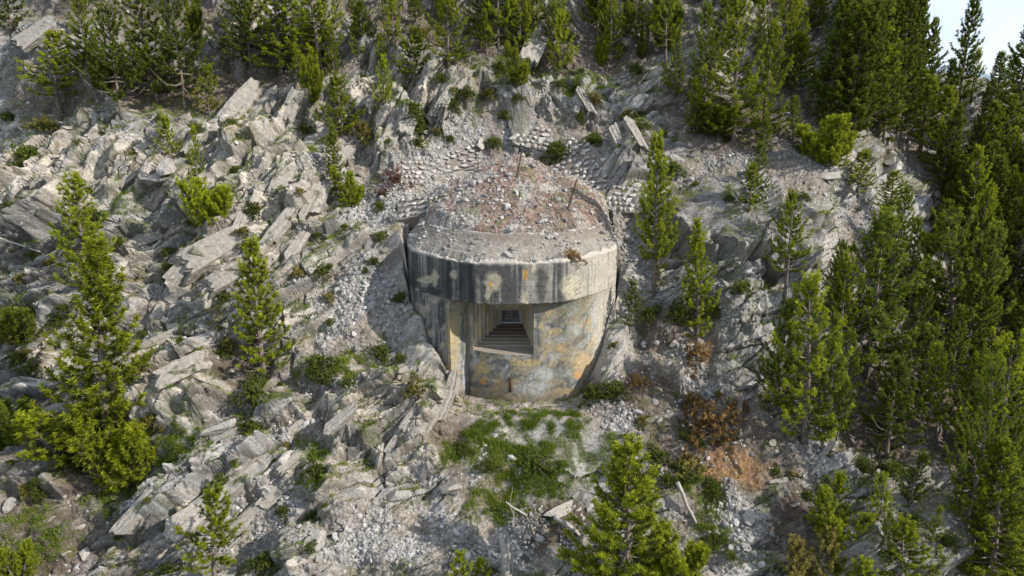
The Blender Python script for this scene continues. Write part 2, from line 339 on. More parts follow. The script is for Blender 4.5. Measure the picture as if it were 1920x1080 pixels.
veg = np.clip(green*ss(.3, .6, v(1.1, 207)) + .9*rocky*ss(.5, .75, NN[..., 2])*ss(.44, .56, v(.8, 208)) + .5*(1-green)*ss(.56, .7, v(1.0, 209))*(1-scree*.6), 0, 1)
vegc = np.empty(P.shape); vegc[:] = (.075, .088, .026); vegc = mixc(vegc, (.15, .12, .055), ss(.45, .7, .5+.5*dryness))
col = col*(1-.8*veg[..., None]) + vegc*.8*veg[..., None]
col = mixc(col, (.27, .155, .07), area([(1370, 880, 70, 40)])*.7)
col = mixc(col, (.29, .25, .22), plat*.85*ss(-1.1, -.6, P[..., 1]))
col = mixc(col, (.36, .335, .30), .8*area([(1172, 540, 26, 140), (1140, 660, 30, 60), (757, 520, 14, 60)])*(.4+.6*v(2, 211)))
col = np.clip(col, .02, .62)
hill = obj('hillside', mesh_np('hillside', P.reshape(-1, 3), grid_faces(*X.shape), col.reshape(-1, 3), extra={'scree': np.clip(scree*(.3+.7*fan)+.3*soil, 0, 1).ravel()}), M_ground)
hill['kind'] = 'structure'
print('hillside', X.shape, round(time.time()-T0, 1))

PF = P.reshape(-1, 3); NF = NN.reshape(-1, 3)
# ------------------------------------------------------------------ the bunker
def rockmesh(seed, sub=3, planes=14, sq=(1, 1, 1), rough=.05, cut=(.5, .8)):
    """an angular stone: a ball cut by random planes"""
    import bmesh
    bm = bmesh.new(); bmesh.ops.create_icosphere(bm, subdivisions=sub, radius=1)
    v = np.array([q.co[:] for q in bm.verts]); bm.verts.ensure_lookup_table()
    f = np.array([[q.index for q in p.verts] for p in bm.faces]); bm.free()
    r = np.random.default_rng(seed)
    for k in range(planes):
        n = r.normal(size=3); n /= np.linalg.norm(n); d = r.uniform(*cut)
        e = v@n - d; v = np.where((e > 0)[:, None], v - e[:, None]*n, v)
    v = v*(1+rough*(pn(v[:, 0]*2.1+v[:, 2], v[:, 1]*2.1-v[:, 2]*.7, seed))[:, None])*np.array(sq)
    return v, f
def place_many(kinds, pos, nrm, size, seed, spin=None, sink=.25):
    """one mesh of many stones; kinds: list of (v, f)"""
    r = np.random.default_rng(seed); vs = []; fcs = []; n0 = 0
    which = r.integers(0, len(kinds), len(pos))
    for k, (kv, kf) in enumerate(kinds):
        m = np.nonzero(which == k)[0]
        if not len(m): continue
        n = nrm[m]; a = r.normal(size=(len(m), 3)) if spin is None else np.tile(spin, (len(m), 1))+.15*r.normal(size=(len(m), 3))
        n = n + .35*r.normal(size=n.shape)*(1 if spin is None else .3); n /= np.linalg.norm(n, axis=1)[:, None]
        tx = a - (a*n).sum(1)[:, None]*n; tx /= np.linalg.norm(tx, axis=1)[:, None]; ty = np.cross(n, tx)
        s = size[m] if size.ndim == 2 else np.stack([size[m]]*3, 1)*r.uniform([.7, .6, .35], [1.3, 1., .8], (len(m), 3))
        vv = (kv[None, :, 0:1]*s[:, None, 0:1]*tx[:, None] + kv[None, :, 1:2]*s[:, None, 1:2]*ty[:, None] + kv[None, :, 2:3]*s[:, None, 2:3]*n[:, None])
        vv = vv + (pos[m]+n*s[:, 2:3]*(1-2*sink))[:, None]
        vs.append(vv.reshape(-1, 3)); fcs.append((kf[None]+(np.arange(len(m))*len(kv))[:, None, None]+n0).reshape(-1, 3)); n0 += len(m)*len(kv)
    return np.concatenate(vs), np.concatenate(fcs)
def tube(pts, rad, n=6, cap=True):
    pts = np.array(pts, float); rad = np.broadcast_to(np.array(rad, float), (len(pts),))
    d = np.gradient(pts, axis=0); d /= np.linalg.norm(d, axis=1)[:, None]
    ref = np.array([.31, .95, .05]) if abs(d[0] @ np.array([.31, .95, .05])) < .9 else np.array([1., 0, 0])
    a = np.cross(d, ref); a /= np.linalg.norm(a, axis=1)[:, None]; b = np.cross(d, a)
    t = np.arange(n)*2*pi/n
    v = (pts[:, None]+rad[:, None, None]*(a[:, None]*np.cos(t)[None, :, None]+b[:, None]*np.sin(t)[None, :, None])).reshape(-1, 3)
    i = np.arange(len(pts)*n).reshape(len(pts), n); j = np.roll(i, -1, 1)
    q = np.stack([i[:-1], j[:-1], j[1:], i[1:]], -1).reshape(-1, 4)
    f = np.concatenate([q[:, [0, 1, 2]], q[:, [0, 2, 3]]])
    if cap:
        v = np.concatenate([v, pts[[0, -1]]]); k = len(pts)*n
        f = np.concatenate([f, np.stack([j[0], i[0], np.full(n, k)], 1), np.stack([i[-1], j[-1], np.full(n, k+1)], 1)])
    return v, f
def join(parts):
    vs = []; fs_ = []; n = 0
    for v, f in parts: vs.append(v); fs_.append(f+n); n += len(v)
    return np.concatenate(vs), np.concatenate(fs_)
ZR, ZL, RI, XI = 5.60, 3.85, 4.2, .6                         # roof edge, underside of the brow, radius and centre of the recessed wall
SHOT = {}
def stain_and_light(P, spots):
    """weather marks and painted sunlight, fixed to the wall: (u, v, ru, rv) on the survey drawing"""
    u, w, _ = project(P); s = P[..., 0]*1.0+P[..., 1]*.6
    u = u+5*fbm(s*3, P[..., 2]*3, 3, 5); w = w+5*fbm(s*3, P[..., 2]*3, 3, 6); m = np.zeros(u.shape)
    for a, b, c, d in spots: m = np.maximum(m, 1-ss(.55, 1.15, np.hypot((u-a)/c, (w-b)/d)))
    return m
def arc_s(P): return np.arctan2(P[..., 0], RY-P[..., 1])*4.6
def col_upper(P):
    s = arc_s(P); z = P[..., 2]; n = lambda fx, fz, sd, o=4: .5+.5*fbm(s*fx, z*fz, o, sd)
    c = np.empty(P.shape); c[:] = (.22, .21, .185)
    c = mixc(c, (.32, .30, .265), ss(.4, .75, n(1.2, 1.0, 301)))
    board = (1-ss(.0, .05, np.abs(((z-ZL)/.29) % 1-.5)))*ss(.4, .6, n(1.5, 3, 308)); c *= (1-.42*board)[..., None]; streak = ss(.44, .60, .6*n(1.5, .12, 302)+.4*n(6, .25, 303)+.10*ss(2.0, -2.5, s))*(1-.85*ss(2.2, 3.4, s))
    c = mixc(c, (.06, .061, .065), .95*streak*(.45+.55*ss(ZL, ZL+.5, z+.5*n(3, .2, 9))))
    c = mixc(c, (.032, .034, .038), .97*stain_and_light(P, [(842, 535, 9, 60), (880, 530, 20, 55), (1015, 535, 12, 42), (866, 545, 8, 40), (800, 550, 30, 14), (772, 560, 10, 60)])*(.6+.4*n(9, .3, 304)))
    c = mixc(c, (.42, .38, .29), .85*stain_and_light(P, [(924, 528, 17, 20), (916, 545, 6, 25), (800, 525, 22, 7), (815, 522, 8, 16), (782, 545, 6, 6), (1000, 500, 6, 16), (850, 515, 8, 10), (1075, 540, 26, 26), (760, 500, 6, 40), (985, 560, 5, 16)]))
    c = mixc(c, (.45, .24, .06), .8*stain_and_light(P, [(986, 515, 6, 10), (919, 535, 4, 9)]))
    c = mixc(c, (.40, .37, .315), .8*ss(2.3, 4.0, s+.5*n(3, .3, 305)))  # right flank painted paler, sunlight put into its colour
    c = mixc(c, (.12, .11, .10), .6*ss(.62, .75, n(7, .35, 306))*ss(2.0, 3.5, s))
    c = mixc(c, (.05, .05, .05), .75*(1-ss(.0, .025, np.abs(fbm(s*.8, z*1.1, 4, 329))))*ss(.4, .6, n(.6, .6, 328))); c *= (.8+.4*n(10, 6, 327))[..., None]
    c = mixc(c, (.42, .40, .36), .6*ss(ZR-.14, ZR+.02, z+.14*n(4, 2, 307)))
    return c
def col_lower(P):
    s = arc_s(P); z = P[..., 2]; n = lambda fx, fz, sd, o=4: .5+.5*fbm(s*fx, z*fz, o, sd)
    dg = lambda f1_, f2_, sd: .5+.5*fbm((s+z)*f1_, (z-s)*f2_, 4, sd)
    c = np.empty(P.shape); c[:] = (.27, .235, .165)
    c = mixc(c, (.35, .27, .155), ss(.50, .62, dg(.55, 1.3, 311)))
    c = mixc(c, (.21, .215, .21), .85*ss(.53, .58, dg(.6, 1.7, 312)))
    c = mixc(c, (.32, .325, .32), .8*ss(.58, .63, n(1.8, 1.6, 313, 6)))
    c = mixc(c, (.085, .09, .085), .7*ss(.61, .67, dg(.7, 2.2, 314)))
    c = mixc(c, (.10, .10, .075), .75*ss(2.6, 3.8, z+.9*n(2.2, .5, 315)-.6)*ss(-3, -.5, s))  # top of the wall painted darker, as the brow's shade
    c = mixc(c, (.09, .10, .11), .9*stain_and_light(P, [(1010, 620, 8, 42), (1003, 660, 8, 30), (940, 680, 30, 6), (1022, 608, 8, 5), (1040, 612, 12, 5), (868, 640, 5, 70), (1065, 718, 6, 18), (905, 720, 30, 8)]))
    c = mixc(c, (.40, .31, .165), .85*stain_and_light(P, [(1015, 612, 9, 9), (1042, 622, 11, 8), (985, 680, 34, 8), (850, 640, 14, 60), (1095, 680, 26, 22), (1060, 735, 30, 10), (940, 745, 40, 8), (905, 690, 16, 12)]))  # tall spot on the wing's inner face paints sunlight over the ochre
    c = mixc(c, (.36, .37, .37), .75*stain_and_light(P, [(890, 640, 6, 60), (1000, 730, 26, 16), (1020, 700, 22, 14), (1120, 600, 12, 40), (900, 610, 8, 20), (1080, 620, 8, 14), (872, 700, 5, 40)]))  # tall spot at the right paints the sunlit curve of the wall
    c = mixc(c, (.46, .24, .08), .8*stain_and_light(P, [(905, 714, 8, 7), (1086, 703, 9, 9), (842, 690, 9, 4), (955, 740, 4, 3), (1098, 693, 5, 4)]))
    c = mixc(c, (.40, .37, .315), .85*ss(3.6, 4.6, s+.6*n(2, .8, 316)))  # paler to the right, painted like the sunlit flank above
    m_ = .5+.5*fbm(s*11, z*11, 4, 318); c *= (.78+.44*m_)[..., None]; c = mixc(c, (.07, .07, .065), .8*(1-ss(.0, .02, np.abs(fbm(s*.9, z*.9, 4, 319))))); c = mixc(c, (.24, .22, .17), .45*ss(.5, .62, n(5, .3, 320)))
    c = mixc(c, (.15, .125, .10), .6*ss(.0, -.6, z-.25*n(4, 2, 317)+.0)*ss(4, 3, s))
    return c
def col_wing(P):
    c = col_lower(P); s = arc_s(P); z = P[..., 2]; n = .5+.5*fbm(s*5, z*.4, 4, 321)
    out = ss(-2.65, -2.95, s)
    c = mixc(c, (.20, .19, .175), out*.9); c = mixc(c, (.06, .062, .066), out*.9*ss(.42, .6, n))
    return mixc(c, (.38, .34, .27), .7*out*ss(.56, .68, .5+.5*fbm(s*2, z*1.5, 3, 322)))
def roughen(P, N, amp=.02, chip=None):
    s = P[..., 0]*.9+P[..., 1]*.5; d = amp*fbm(s*1.5, P[..., 2]*1.5, 3, 331)+amp*.5*fbm(s*7, P[..., 2]*7, 3, 332)
    return P + N*d[..., None]
FAC = .5
def plan(phi, R, cx=0.):
    dl = radians(42); u = (phi+radians(17.4)) % dl-dl/2; R = R*(1-FAC+FAC*cos(dl/2)/np.cos(u)*1.035)
    return np.stack([cx+R*np.sin(phi), RY-R*np.cos(phi)], -1)
def wall_grid(xy, zs):
    return np.concatenate([np.repeat(xy[None], len(zs), 0), np.broadcast_to(np.asarray(zs)[:, None, None], (len(zs), len(xy), 1))], -1)
bunker = thing('bunker', 'round grey concrete gun bunker with stained brow and stepped embrasure, dug into the rocky slope', 'bunker', (0, 0, BASE))
def bpart(name, v, f, colf, smooth=True, parent=bunker, mat=None):
    me = mesh_np(name, v.reshape(-1, 3)-np.array([0, 0, BASE]), f, colf.reshape(-1, 3) if colf is not None else None, smooth)
    return obj(name, me, mat or M_conc, parent)
# brow: upper drum wall, its rounded edge and its underside
phi = np.radians(np.arange(-128, 128.01, .45)); e = plan(phi, RC)
out = np.stack([np.sin(phi), -np.cos(phi), 0*phi], -1)
chip = .20*np.clip(fbm(phi*7, phi*0+3.3, 4, 341)+.1, -.1, 1)+.06*fbm(phi*30, phi*0, 3, 342)
rows = []
for zz in np.linspace(ZL, ZR-.12, 44): rows.append(np.c_[e, np.full(len(phi), zz) + (1-ss(ZL, ZL+.3, zz))*(.03*fbm(phi*20, phi*0, 3, 9)+.09*np.clip(fbm(phi*5, phi*0, 4, 19)-.25, 0, 1))])
g = np.array(rows); g = roughen(g, np.repeat(out[None], len(rows), 0), .025)
top = [g[-1] + np.c_[-out[:, :2]*a, np.full(len(phi), b)-chip*b/.12] for a, b in ((.02, .05), (.06, .10), (.13, .14))]
under = [np.c_[plan(phi, RC-a), np.full(len(phi), ZL+.03*fbm(phi*20, phi*0, 3, 9)+.09*np.clip(fbm(phi*5, phi*0, 4, 19)-.25, 0, 1))] for a in (1.0, .7, .4, .15, .02)]
for k, u_ in enumerate(under):                                # the underside only reaches in as far as the recessed wall needs
    pass
G = np.concatenate([np.array(under), g, np.array(top)])
cU = col_upper(G); cU[:5] = mixc(np.full(G[:5].shape, .2), (.30, .25, .09), np.full(G[:5].shape[:2], .8)); cU[-3:] = mixc(cU[-3:], (.40, .37, .33), np.full(cU[-3:].shape[:2], .7))
bpart('brow', G, grid_faces(*G.shape[:2]), cU)
# roof slab: sloping ring up to the rubble
RIM, RIMY = 4.3, 5.65; rr = np.linspace(0, 1, 40); RG = []
for k, t in enumerate(rr):
    o_xy = plan(phi, RC-.13); i_xy = np.stack([.1+RIM*np.sin(phi*.96), RIMY-RIM*np.cos(phi*.96)], -1); zz = top[-1][:, 2]*(1-min(t*6, 1))+(ZR+.02)*min(t*6, 1) + .80*t
    RG.append(np.c_[o_xy*(1-t)+i_xy*t, zz + .07*fbm(phi*5, phi*0+t*5, 5, 351)+.03*fbm(phi*25, phi*0+t*22, 3, 358)])
RG = np.array(RG)
n1 = .5+.5*fbm(RG[..., 0]*1.6, RG[..., 1]*1.6, 4, 352); n2 = .5+.5*fbm(RG[..., 0]*9, RG[..., 1]*9, 3, 353)
cR = np.empty(RG.shape); cR[:] = (.215, .195, .17); cR = mixc(cR, (.31, .29, .26), ss(.45, .7, n1)); cR = mixc(cR, (.15, .135, .12), .7*ss(.6, .75, n1+.2*(n2-.5))); cR = mixc(cR, (.42, .39, .35), .6*ss(.66, .76, n2)); cR = mixc(cR, (.17, .14, .115), .75*ss(.35, .95, rr[:, None]+.8*(n1-.5)))
bpart('roof_slab', RG, grid_faces(*RG.shape[:2]), cR)
# left wing with its splayed inner face and a shallow rebate
zs = np.arange(-1.7, ZL+.03, .05); zs[-1] = ZL+.025
phL = math.asin(-2.55/RC); ph = np.arange(math.radians(-128), phL, .01)
xi0 = -1.78; yi0 = RY-math.sqrt(RI**2-(xi0-XI)**2)
def seg(a, b, n): t = np.linspace(0, 1, n)[:, None]; return np.array(a)*(1-t)+np.array(b)*t
cor = plan(np.array([phL]), RC)[0]
wing = np.concatenate([plan(ph, RC-.004), seg(cor+[-.03, -.004], cor+[.02, .05], 3), seg(cor+[.04, .09], (-1.98, yi0+.02), 20), seg((-1.96, yi0+.03), (-1.93, yi0+.16), 4), seg((-1.92, yi0+.17), (xi0-.02, yi0+.19), 4), seg((xi0-.01, yi0+.17), (xi0, yi0), 4)])
Gw = wall_grid(wing, zs); tn = np.gradient(wing, axis=0); nn = np.c_[tn[:, 1], -tn[:, 0], 0*tn[:, 0]]; nn /= np.linalg.norm(nn, axis=1)[:, None]+1e-9
Gw = roughen(Gw, np.repeat(nn[None], len(zs), 0), .015)
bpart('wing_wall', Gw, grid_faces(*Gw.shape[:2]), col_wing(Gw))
# recessed front wall with the opening of the embrasure
EX0, EX1, EZ0, EZ1 = -1.62, .88, 1.50, 3.72
xa = math.asin((xi0-XI)/RI); xb = math.asin((EX0-XI)/RI); xc_ = math.asin((EX1-XI)/RI)
ph = np.concatenate([np.linspace(xa, xb, 5)[:-1], np.linspace(xb, xc_, 61), np.arange(xc_+.011, math.radians(122), .011)])
zf = np.concatenate([np.linspace(-1.7, EZ0, 65)[:-1], np.linspace(EZ0, EZ1, 46), [ZL+.022]])
FX = np.stack([XI+RI*np.sin(ph), RY-RI*np.cos(ph)], -1); fo = np.arctan2(FX[:, 0], RY-FX[:, 1]); wo_ = ss(radians(22), radians(39), fo)[:, None]; FX = FX*(1-wo_)+plan(fo, RC-.02)*wo_; Gf = wall_grid(FX, zf); on = np.stack([np.sin(ph), -np.cos(ph), 0*ph], -1)
amp = np.where((ph[None] > xb-.02) & (ph[None] < xc_+.02) & (zf[:, None] > EZ0-.1), .0, 1.)
Gr = roughen(Gf, np.repeat(on[None], len(zf), 0), .028); Gf = Gf+(Gr-Gf)*amp[..., None]
ff = grid_faces(*Gf.shape[:2]); cen = (ff[:, 0] % len(ph)); rowi = ff[:, 0]//len(ph)
hole = (cen >= 4) & (cen < 64) & (rowi >= 64) & (rowi < 64+45)
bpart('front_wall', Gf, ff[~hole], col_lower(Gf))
# embrasure: nested steps narrowing to an inner window, then a second, smaller set
def frames(levels):
    """levels: (y, x0, x1, z0, z1); a ring of four flat faces joins each level to the next"""
    v = []; f = []
    for (y, x0, x1, z0, z1) in levels: v += [(x0, y, z0), (x1, y, z0), (x1, y, z1), (x0, y, z1)]
    for k in range(len(levels)-1):
        for i in range(4): f.append((4*k+i, 4*k+(i+1) % 4, 4*k+4+(i+1) % 4, 4*k+4+i))
    return np.array(v, float), np.array(f)
def sub4(v, f, n):
    """cut each quad into n x n so the colours and streaks have points to sit on"""
    vs = []; fs_ = []; t = np.linspace(0, 1, n+1); a, b = np.meshgrid(t, t)
    for q in f:
        p = v[q]; g_ = (p[0]*((1-a)*(1-b))[..., None]+p[1]*(a*(1-b))[..., None]+p[2]*(a*b)[..., None]+p[3]*((1-a)*b)[..., None])
        fs_.append(grid_faces(n+1, n+1)+len(vs)*(n+1)**2); vs.append(g_.reshape(-1, 3))
    return np.concatenate(vs), np.concatenate(fs_)
NS = 7; lev = []
lerp = lambda a, b, t: a+(b-a)*t
for k in range(NS+1):
    t = k/NS; rect = (lerp(EX0, -.56, t), lerp(EX1, .46, t), lerp(EZ0, 1.66, t), lerp(EZ1, 2.36, t))
    y0 = lerp(1.32, 3.9, (k-.0)/NS) if k else .60; y1 = lerp(1.32, 3.9, min((k+1)/NS, 1))+(.25 if k == NS else 0)
    lev += [(y0, *rect), (y1, *rect)]
v_, f_ = frames(lev)
# the outer lip follows the curve of the front wall
v_, f_ = sub4(v_, f_, 14)
lip = v_[:, 1] < 1.31
ywall = RY-np.sqrt(RI**2-(np.clip(v_[:, 0], EX0, EX1)-XI)**2)
v_[:, 1] = np.where(lip, ywall+(v_[:, 1]-.60)/(1.32-.60)*(1.32-ywall), v_[:, 1])
nz = .5+.5*fbm(v_[:, 0]*5+v_[:, 1]*5, v_[:, 2]*.8, 4, 361); floor_ = v_[:, 2] < 1.67
ce = np.empty(v_.shape); ce[:] = (.46, .41, .32); ce = mixc(ce, (.50, .41, .25), ss(.45, .65, nz)); ce = mixc(ce, (.22, .20, .16), .7*ss(.56, .68, 1-nz+.0))
ce = mixc(ce, (.38, .345, .29), .9*floor_*1.); ce = mixc(ce, (.25, .225, .19), .8*ss(1.9, 1.0, v_[:, 1])); ce = mixc(ce, (.19, .145, .125), .7*floor_*ss(2.0, 3.4, v_[:, 1]))  # outer lip painted darker to take down the sunlight on its tread
emb = bpart('embrasure', v_, f_, ce, smooth=False)
lev2 = []
for k in range(5):
    t = k/4; rect = (lerp(-.48, -.26, t), lerp(.38, .18, t), lerp(1.74, 1.80, t), lerp(2.29, 2.2, t)); y0 = 4.15+k*.42; lev2 += [(y0, *rect), (y0+.42, *rect)]
v2, f2_ = frames([(4.152, -.56, .46, 1.66, 2.36)]+lev2)
c2_ = np.full(v2.shape, .62)
bpart('inner_window', v2, f2_, c2_, smooth=False)
v3, f3_ = frames([(4.15+5*.42, -.26, .18, 1.80, 2.2), (7.6, -.26, .18, 1.80, 2.2)])
f3_ = np.concatenate([f3_, [[4, 5, 6, 7]]])
bpart('gun_port', v3, f3_, None, smooth=False, mat=M_black)
# rusty pipe stub let into the front wall
xp = -.07; yp = RY-math.sqrt(RI**2-(xp-XI)**2)
v4, f4 = tube([(xp, yp-.05, -.13), (xp, yp-.06, .2), (xp, yp-.05, .52)], .055, 8)
bpart('pipe', v4, f4, None, mat=M_rust)
# low course of stones that holds the foot of the rubble
pe = np.radians(np.arange(-100, 100.1, .8)); st_ = np.abs(np.sin(pe*26+1.5*np.sin(pe*7)))**.5
v5, f5 = tube(np.c_[np.stack([.1+(RIM-.03)*np.sin(pe), RIMY-(RIM-.03)*np.cos(pe)], -1), ZR+.745+.03*np.sin(pe*13)], .045+.045*st_, 8)
bpart('stone_course', v5, f5, None, smooth=False, mat=M_wallstone)
# the mound of rubble on the roof
def mound_z(x, y):
    d = np.sqrt(((x-.25)/1.22)**2+((y-6.7)/1.03)**2)
    return 9.25-.56*np.sqrt(d*d+.25)-.02*d
gx, gy = np.meshgrid(np.arange(-5.4, 5.4, .05), np.arange(1.2, 10.2, .05))
gz = mound_z(gx, gy)+.10*fbm(gx*.9, gy*.9, 3, 371)+.06*fbm(gx*3, gy*3, 3, 372)
vv1 = voro(gx/.22, gy/.22, 373); vv2 = voro(gx/.10, gy/.10, 374); gz += .06*vv1[2]*(1-ss(.15, .6, vv1[0]))+.03*vv2[2]*(1-ss(.2, .6, vv2[0]))
MP = np.stack([gx, gy, gz], -1); rad_ = np.hypot(gx-.1, gy-RIMY)
lim = gy-6.3; MP[..., 2] -= .45*ss(RIM-.5, RIM-.05, rad_)*(1-ss(-.6, .6, lim)); MP[..., 2] -= .9*ss(4.5, 5.2, rad_)
mf = grid_faces(*gx.shape); keep = (rad_.ravel()[mf] < np.where(lim.ravel()[mf] < 0, RIM+.03+.4*ss(-1, 0, lim.ravel()[mf]), 5.2)).all(1)
cm_ = np.empty(MP.shape); cm_[:] = (.23, .17, .135); nm = .5+.5*fbm(gx*.8, gy*.8, 4, 375)
cm_ = mixc(cm_, (.34, .315, .285), ss(.45, .7, nm+.25*ss(-1, -3.5, gx))); cm_ = mixc(cm_, (.22, .14, .12), .6*ss(.5, .7, .5+.5*fbm(gx*1.3, gy*1.3, 4, 376)))
cm_ = mixc(cm_, (.10, .08, .06), .6*ss(.55, .7, .5+.5*fbm(gx*.7, gy*.7, 5, 378))); cm_ = mixc(cm_, (.12, .13, .05), .55*ss(.62, .72, .5+.5*fbm(gx*.9, gy*.9, 4, 379))); cm_ *= (1+.4*(vv1[2]-.5)+.4*(vv2[2]-.5))[..., None]; cm_ = mixc(cm_, (.17, .17, .06), .6*ss(.62, .74, .5+.5*fbm(gx*1.7, gy*1.7, 3, 377))*ss(1.0, 3.0, gx))
md = obj('rubble_mound', mesh_np('rubble_mound', MP.reshape(-1, 3), mf[keep], cm_.reshape(-1, 3), extra={'scree': np.full(gx.size, .55)}), M_mound)
md['kind'] = 'structure'
cRs = RG[3:, 40:-40].reshape(-1, 3)
used = np.zeros(gx.size, bool); used[mf[keep].ravel()] = True
PF = np.concatenate([PF, MP.reshape(-1, 3)[used]]); NF = np.concatenate([NF, normals(MP).reshape(-1, 3)[used]]); NMOUND = len(PF); PF = np.concatenate([PF, cRs]); NF = np.concatenate([NF, np.tile([0, -.25, .97], (len(cRs), 1))])

# look-up: the ground seen in a given direction from the valley
fu, fv, fd = project(PF)
CELL = 3; gw, gh = 1920//CELL+140, 1080//CELL+140
ci = np.floor(fu/CELL).astype(int)+70; cj = np.floor(fv/CELL).astype(int)+70
ids = np.nonzero((ci >= 0) & (ci < gw) & (cj >= 0) & (cj < gh) & (PF[:, 1] > -24))[0]; key = cj[ids]*gw+ci[ids]
o_ = np.lexsort((fd[ids], key)); ids = ids[o_]; key = key[o_]
first = np.r_[True, key[1:] != key[:-1]]
lut = np.full(gw*gh, -1); lut[key[first]] = ids[first]; lut = lut.reshape(gh, gw)
def at(px, py):
    """the point of the ground in that direction, its normal and its distance"""
    i0 = int(px//CELL)+70; j0 = int(py//CELL)+70
    for rad in range(0, 40):
        i = lut[max(j0-rad, 0):j0+rad+1, max(i0-rad, 0):i0+rad+1]; i = i[i >= 0]
        if len(i):
            k = i[np.argmin(np.hypot(fu[i]-px, fv[i]-py))]; return PF[k], NF[k], fd[k]
    raise ValueError((px, py))

# ------------------------------------------------------------------ pines, shrubs, grass
def needles(A, B, tipv, r, n=30, ln=.08, wd=.02):
    """needle triangles along many shoots A -> B"""
    k = len(A); d = B-A; L = np.linalg.norm(d, axis=1)[:, None]; d = d/L
    t = r.random((k, n))**.8; root = A[:, None]+(B-A)[:, None]*t[..., None]
    rd = r.normal(size=(k, n, 3)); rd -= (rd*d[:, None]).sum(-1, keepdims=True)*d[:, None]; rd /= np.linalg.norm(rd, axis=-1, keepdims=True)
    sp = r.uniform(.5, 1.0, (k, n, 1)); nd_ = d[:, None]*(1.15-sp)+rd*sp; nd_ /= np.linalg.norm(nd_, axis=-1, keepdims=True)
    sd = np.cross(nd_, r.normal(size=(k, n, 3))); sd /= np.linalg.norm(sd, axis=-1, keepdims=True)
    l = ln*r.uniform(.7, 1.2, (k, n, 1)); w = wd*r.uniform(.7, 1.2, (k, n, 1))
    v = np.stack([root-sd*w*.5, root+sd*w*.5, root+nd_*l], 2)
    tip = np.clip(np.repeat(tipv[:, None], n, 1)*.75+.35*t-.1, 0, 1)
    return v.reshape(-1, 3), np.repeat(tip.reshape(-1), 3)
def pine(seed, h, w, clear=.12, whorls=17, spread=1., power=.8, nn_=40, ln=.10, wd=.025, gap=.0, stems=1, full=1.):
    r = np.random.default_rng(seed); wood = []; A = []; B = []; T = []
    for st in range(stems):
        off = np.zeros(3); lean = r.normal(0, .02, 2)*h; hh = h
        if stems > 1:
            a0 = st*2*pi/stems+r.uniform(-.5, .5); off = np.array([cos(a0), sin(a0), 0])*.12; lean = np.array([cos(a0), sin(a0)])*w*r.uniform(.15, .48); hh = h*r.uniform(.45, 1.)
        ww = w*(1 if stems == 1 else .5)
        tz = np.linspace(0, 1, 9); bend = r.normal(0, .012, 2)*hh
        tr = np.stack([off[0]+lean[0]*tz+bend[0]*np.sin(tz*5), off[1]+lean[1]*tz+bend[1]*np.sin(tz*4), tz*hh-.15*(tz == 0)], 1)
        wood.append(tube(tr, hh*.017*(1-tz)**.8+.006, 7))
        pos = lambda t: np.array([np.interp(t, tz, tr[:, i]) for i in range(3)])
        A.append(pos(.955)); B.append(pos(1.)+[0, 0, .05*hh**.5]); T.append(1.)
        for k in range(whorls):
            t = clear+(.975-clear)*((k+.5+r.uniform(-.25, .25))/whorls)
            u = (t-clear)/(1-clear); prof = ww*.5*((1-u)**power*min(1, .62+u*2.2))+.05*hh**.5
            if r.random() < gap: continue
            nb = r.integers(5, 8); a0 = r.uniform(0, 6.28)
            for j in range(nb):
                if r.random() < .06+gap: continue
                a = a0+j*2*pi/nb+r.normal(0, .3); Lb = prof*r.uniform(.55, 1.2)
                el = radians(lerp(2, 58, u**1.2)+r.normal(0, 8))*spread
                p = pos(t); hd = np.array([cos(a), sin(a), 0]); s_ = np.linspace(0, 1, 5)
                pts = p+Lb*(hd*cos(el)*(s_)[:, None]+np.array([0, 0, 1.])*(sin(el)*s_-.14*np.sin(s_*3.0)*(1-u)+.24*s_**2.5)[:, None])
                wood.append(tube(pts, .012*hh**.5*Lb**.6*(1-s_*.8)+.003, 4, False))
                side = np.array([-sin(a), cos(a), 0]); m = max(3, int(Lb/.10*full))*(0 if (u < .12 and r.random() < .4) else 1)
                for q in range(m):
                    f_ = .22+.78*(q+r.random())/m; b = np.array([np.interp(f_, s_, pts[:, i]) for i in range(3)])
                    sg = r.choice([-1, 1]); dr = hd*cos(el)*.75+side*sg*r.uniform(.1, 1.)*(1.2-.6*f_)+np.array([0, 0, r.uniform(.15, .85)])
                    dr /= np.linalg.norm(dr); sl_ = r.uniform(.12, .26)*(1.1-.35*u)*min(1.2, .5+Lb*.5)*(h/4.5)**.35
                    A.append(b); B.append(b+dr*sl_); T.append(np.clip(.1+.75*f_+r.normal(0, .15), 0, 1))
                if u < .12 and r.random() < .5: continue
                A.append(pts[-1]); B.append(pts[-1]+(pts[-1]-pts[-2])/np.linalg.norm(pts[-1]-pts[-2])*.16+[0, 0, .06]); T.append(1.)
    wv_, wf_ = join(wood); nv, tip = needles(np.array(A), np.array(B), np.array(T), r, nn_, ln, wd)
    me1 = mesh_np('trunk', wv_, wf_, smooth=True); me1.materials.append(M_bark)
    me2 = mesh_np('crown', nv, np.arange(len(nv)).reshape(-1, 3), extra={'tip': tip}); me2.materials.append(M_needle)
    return me1, me2, h, w
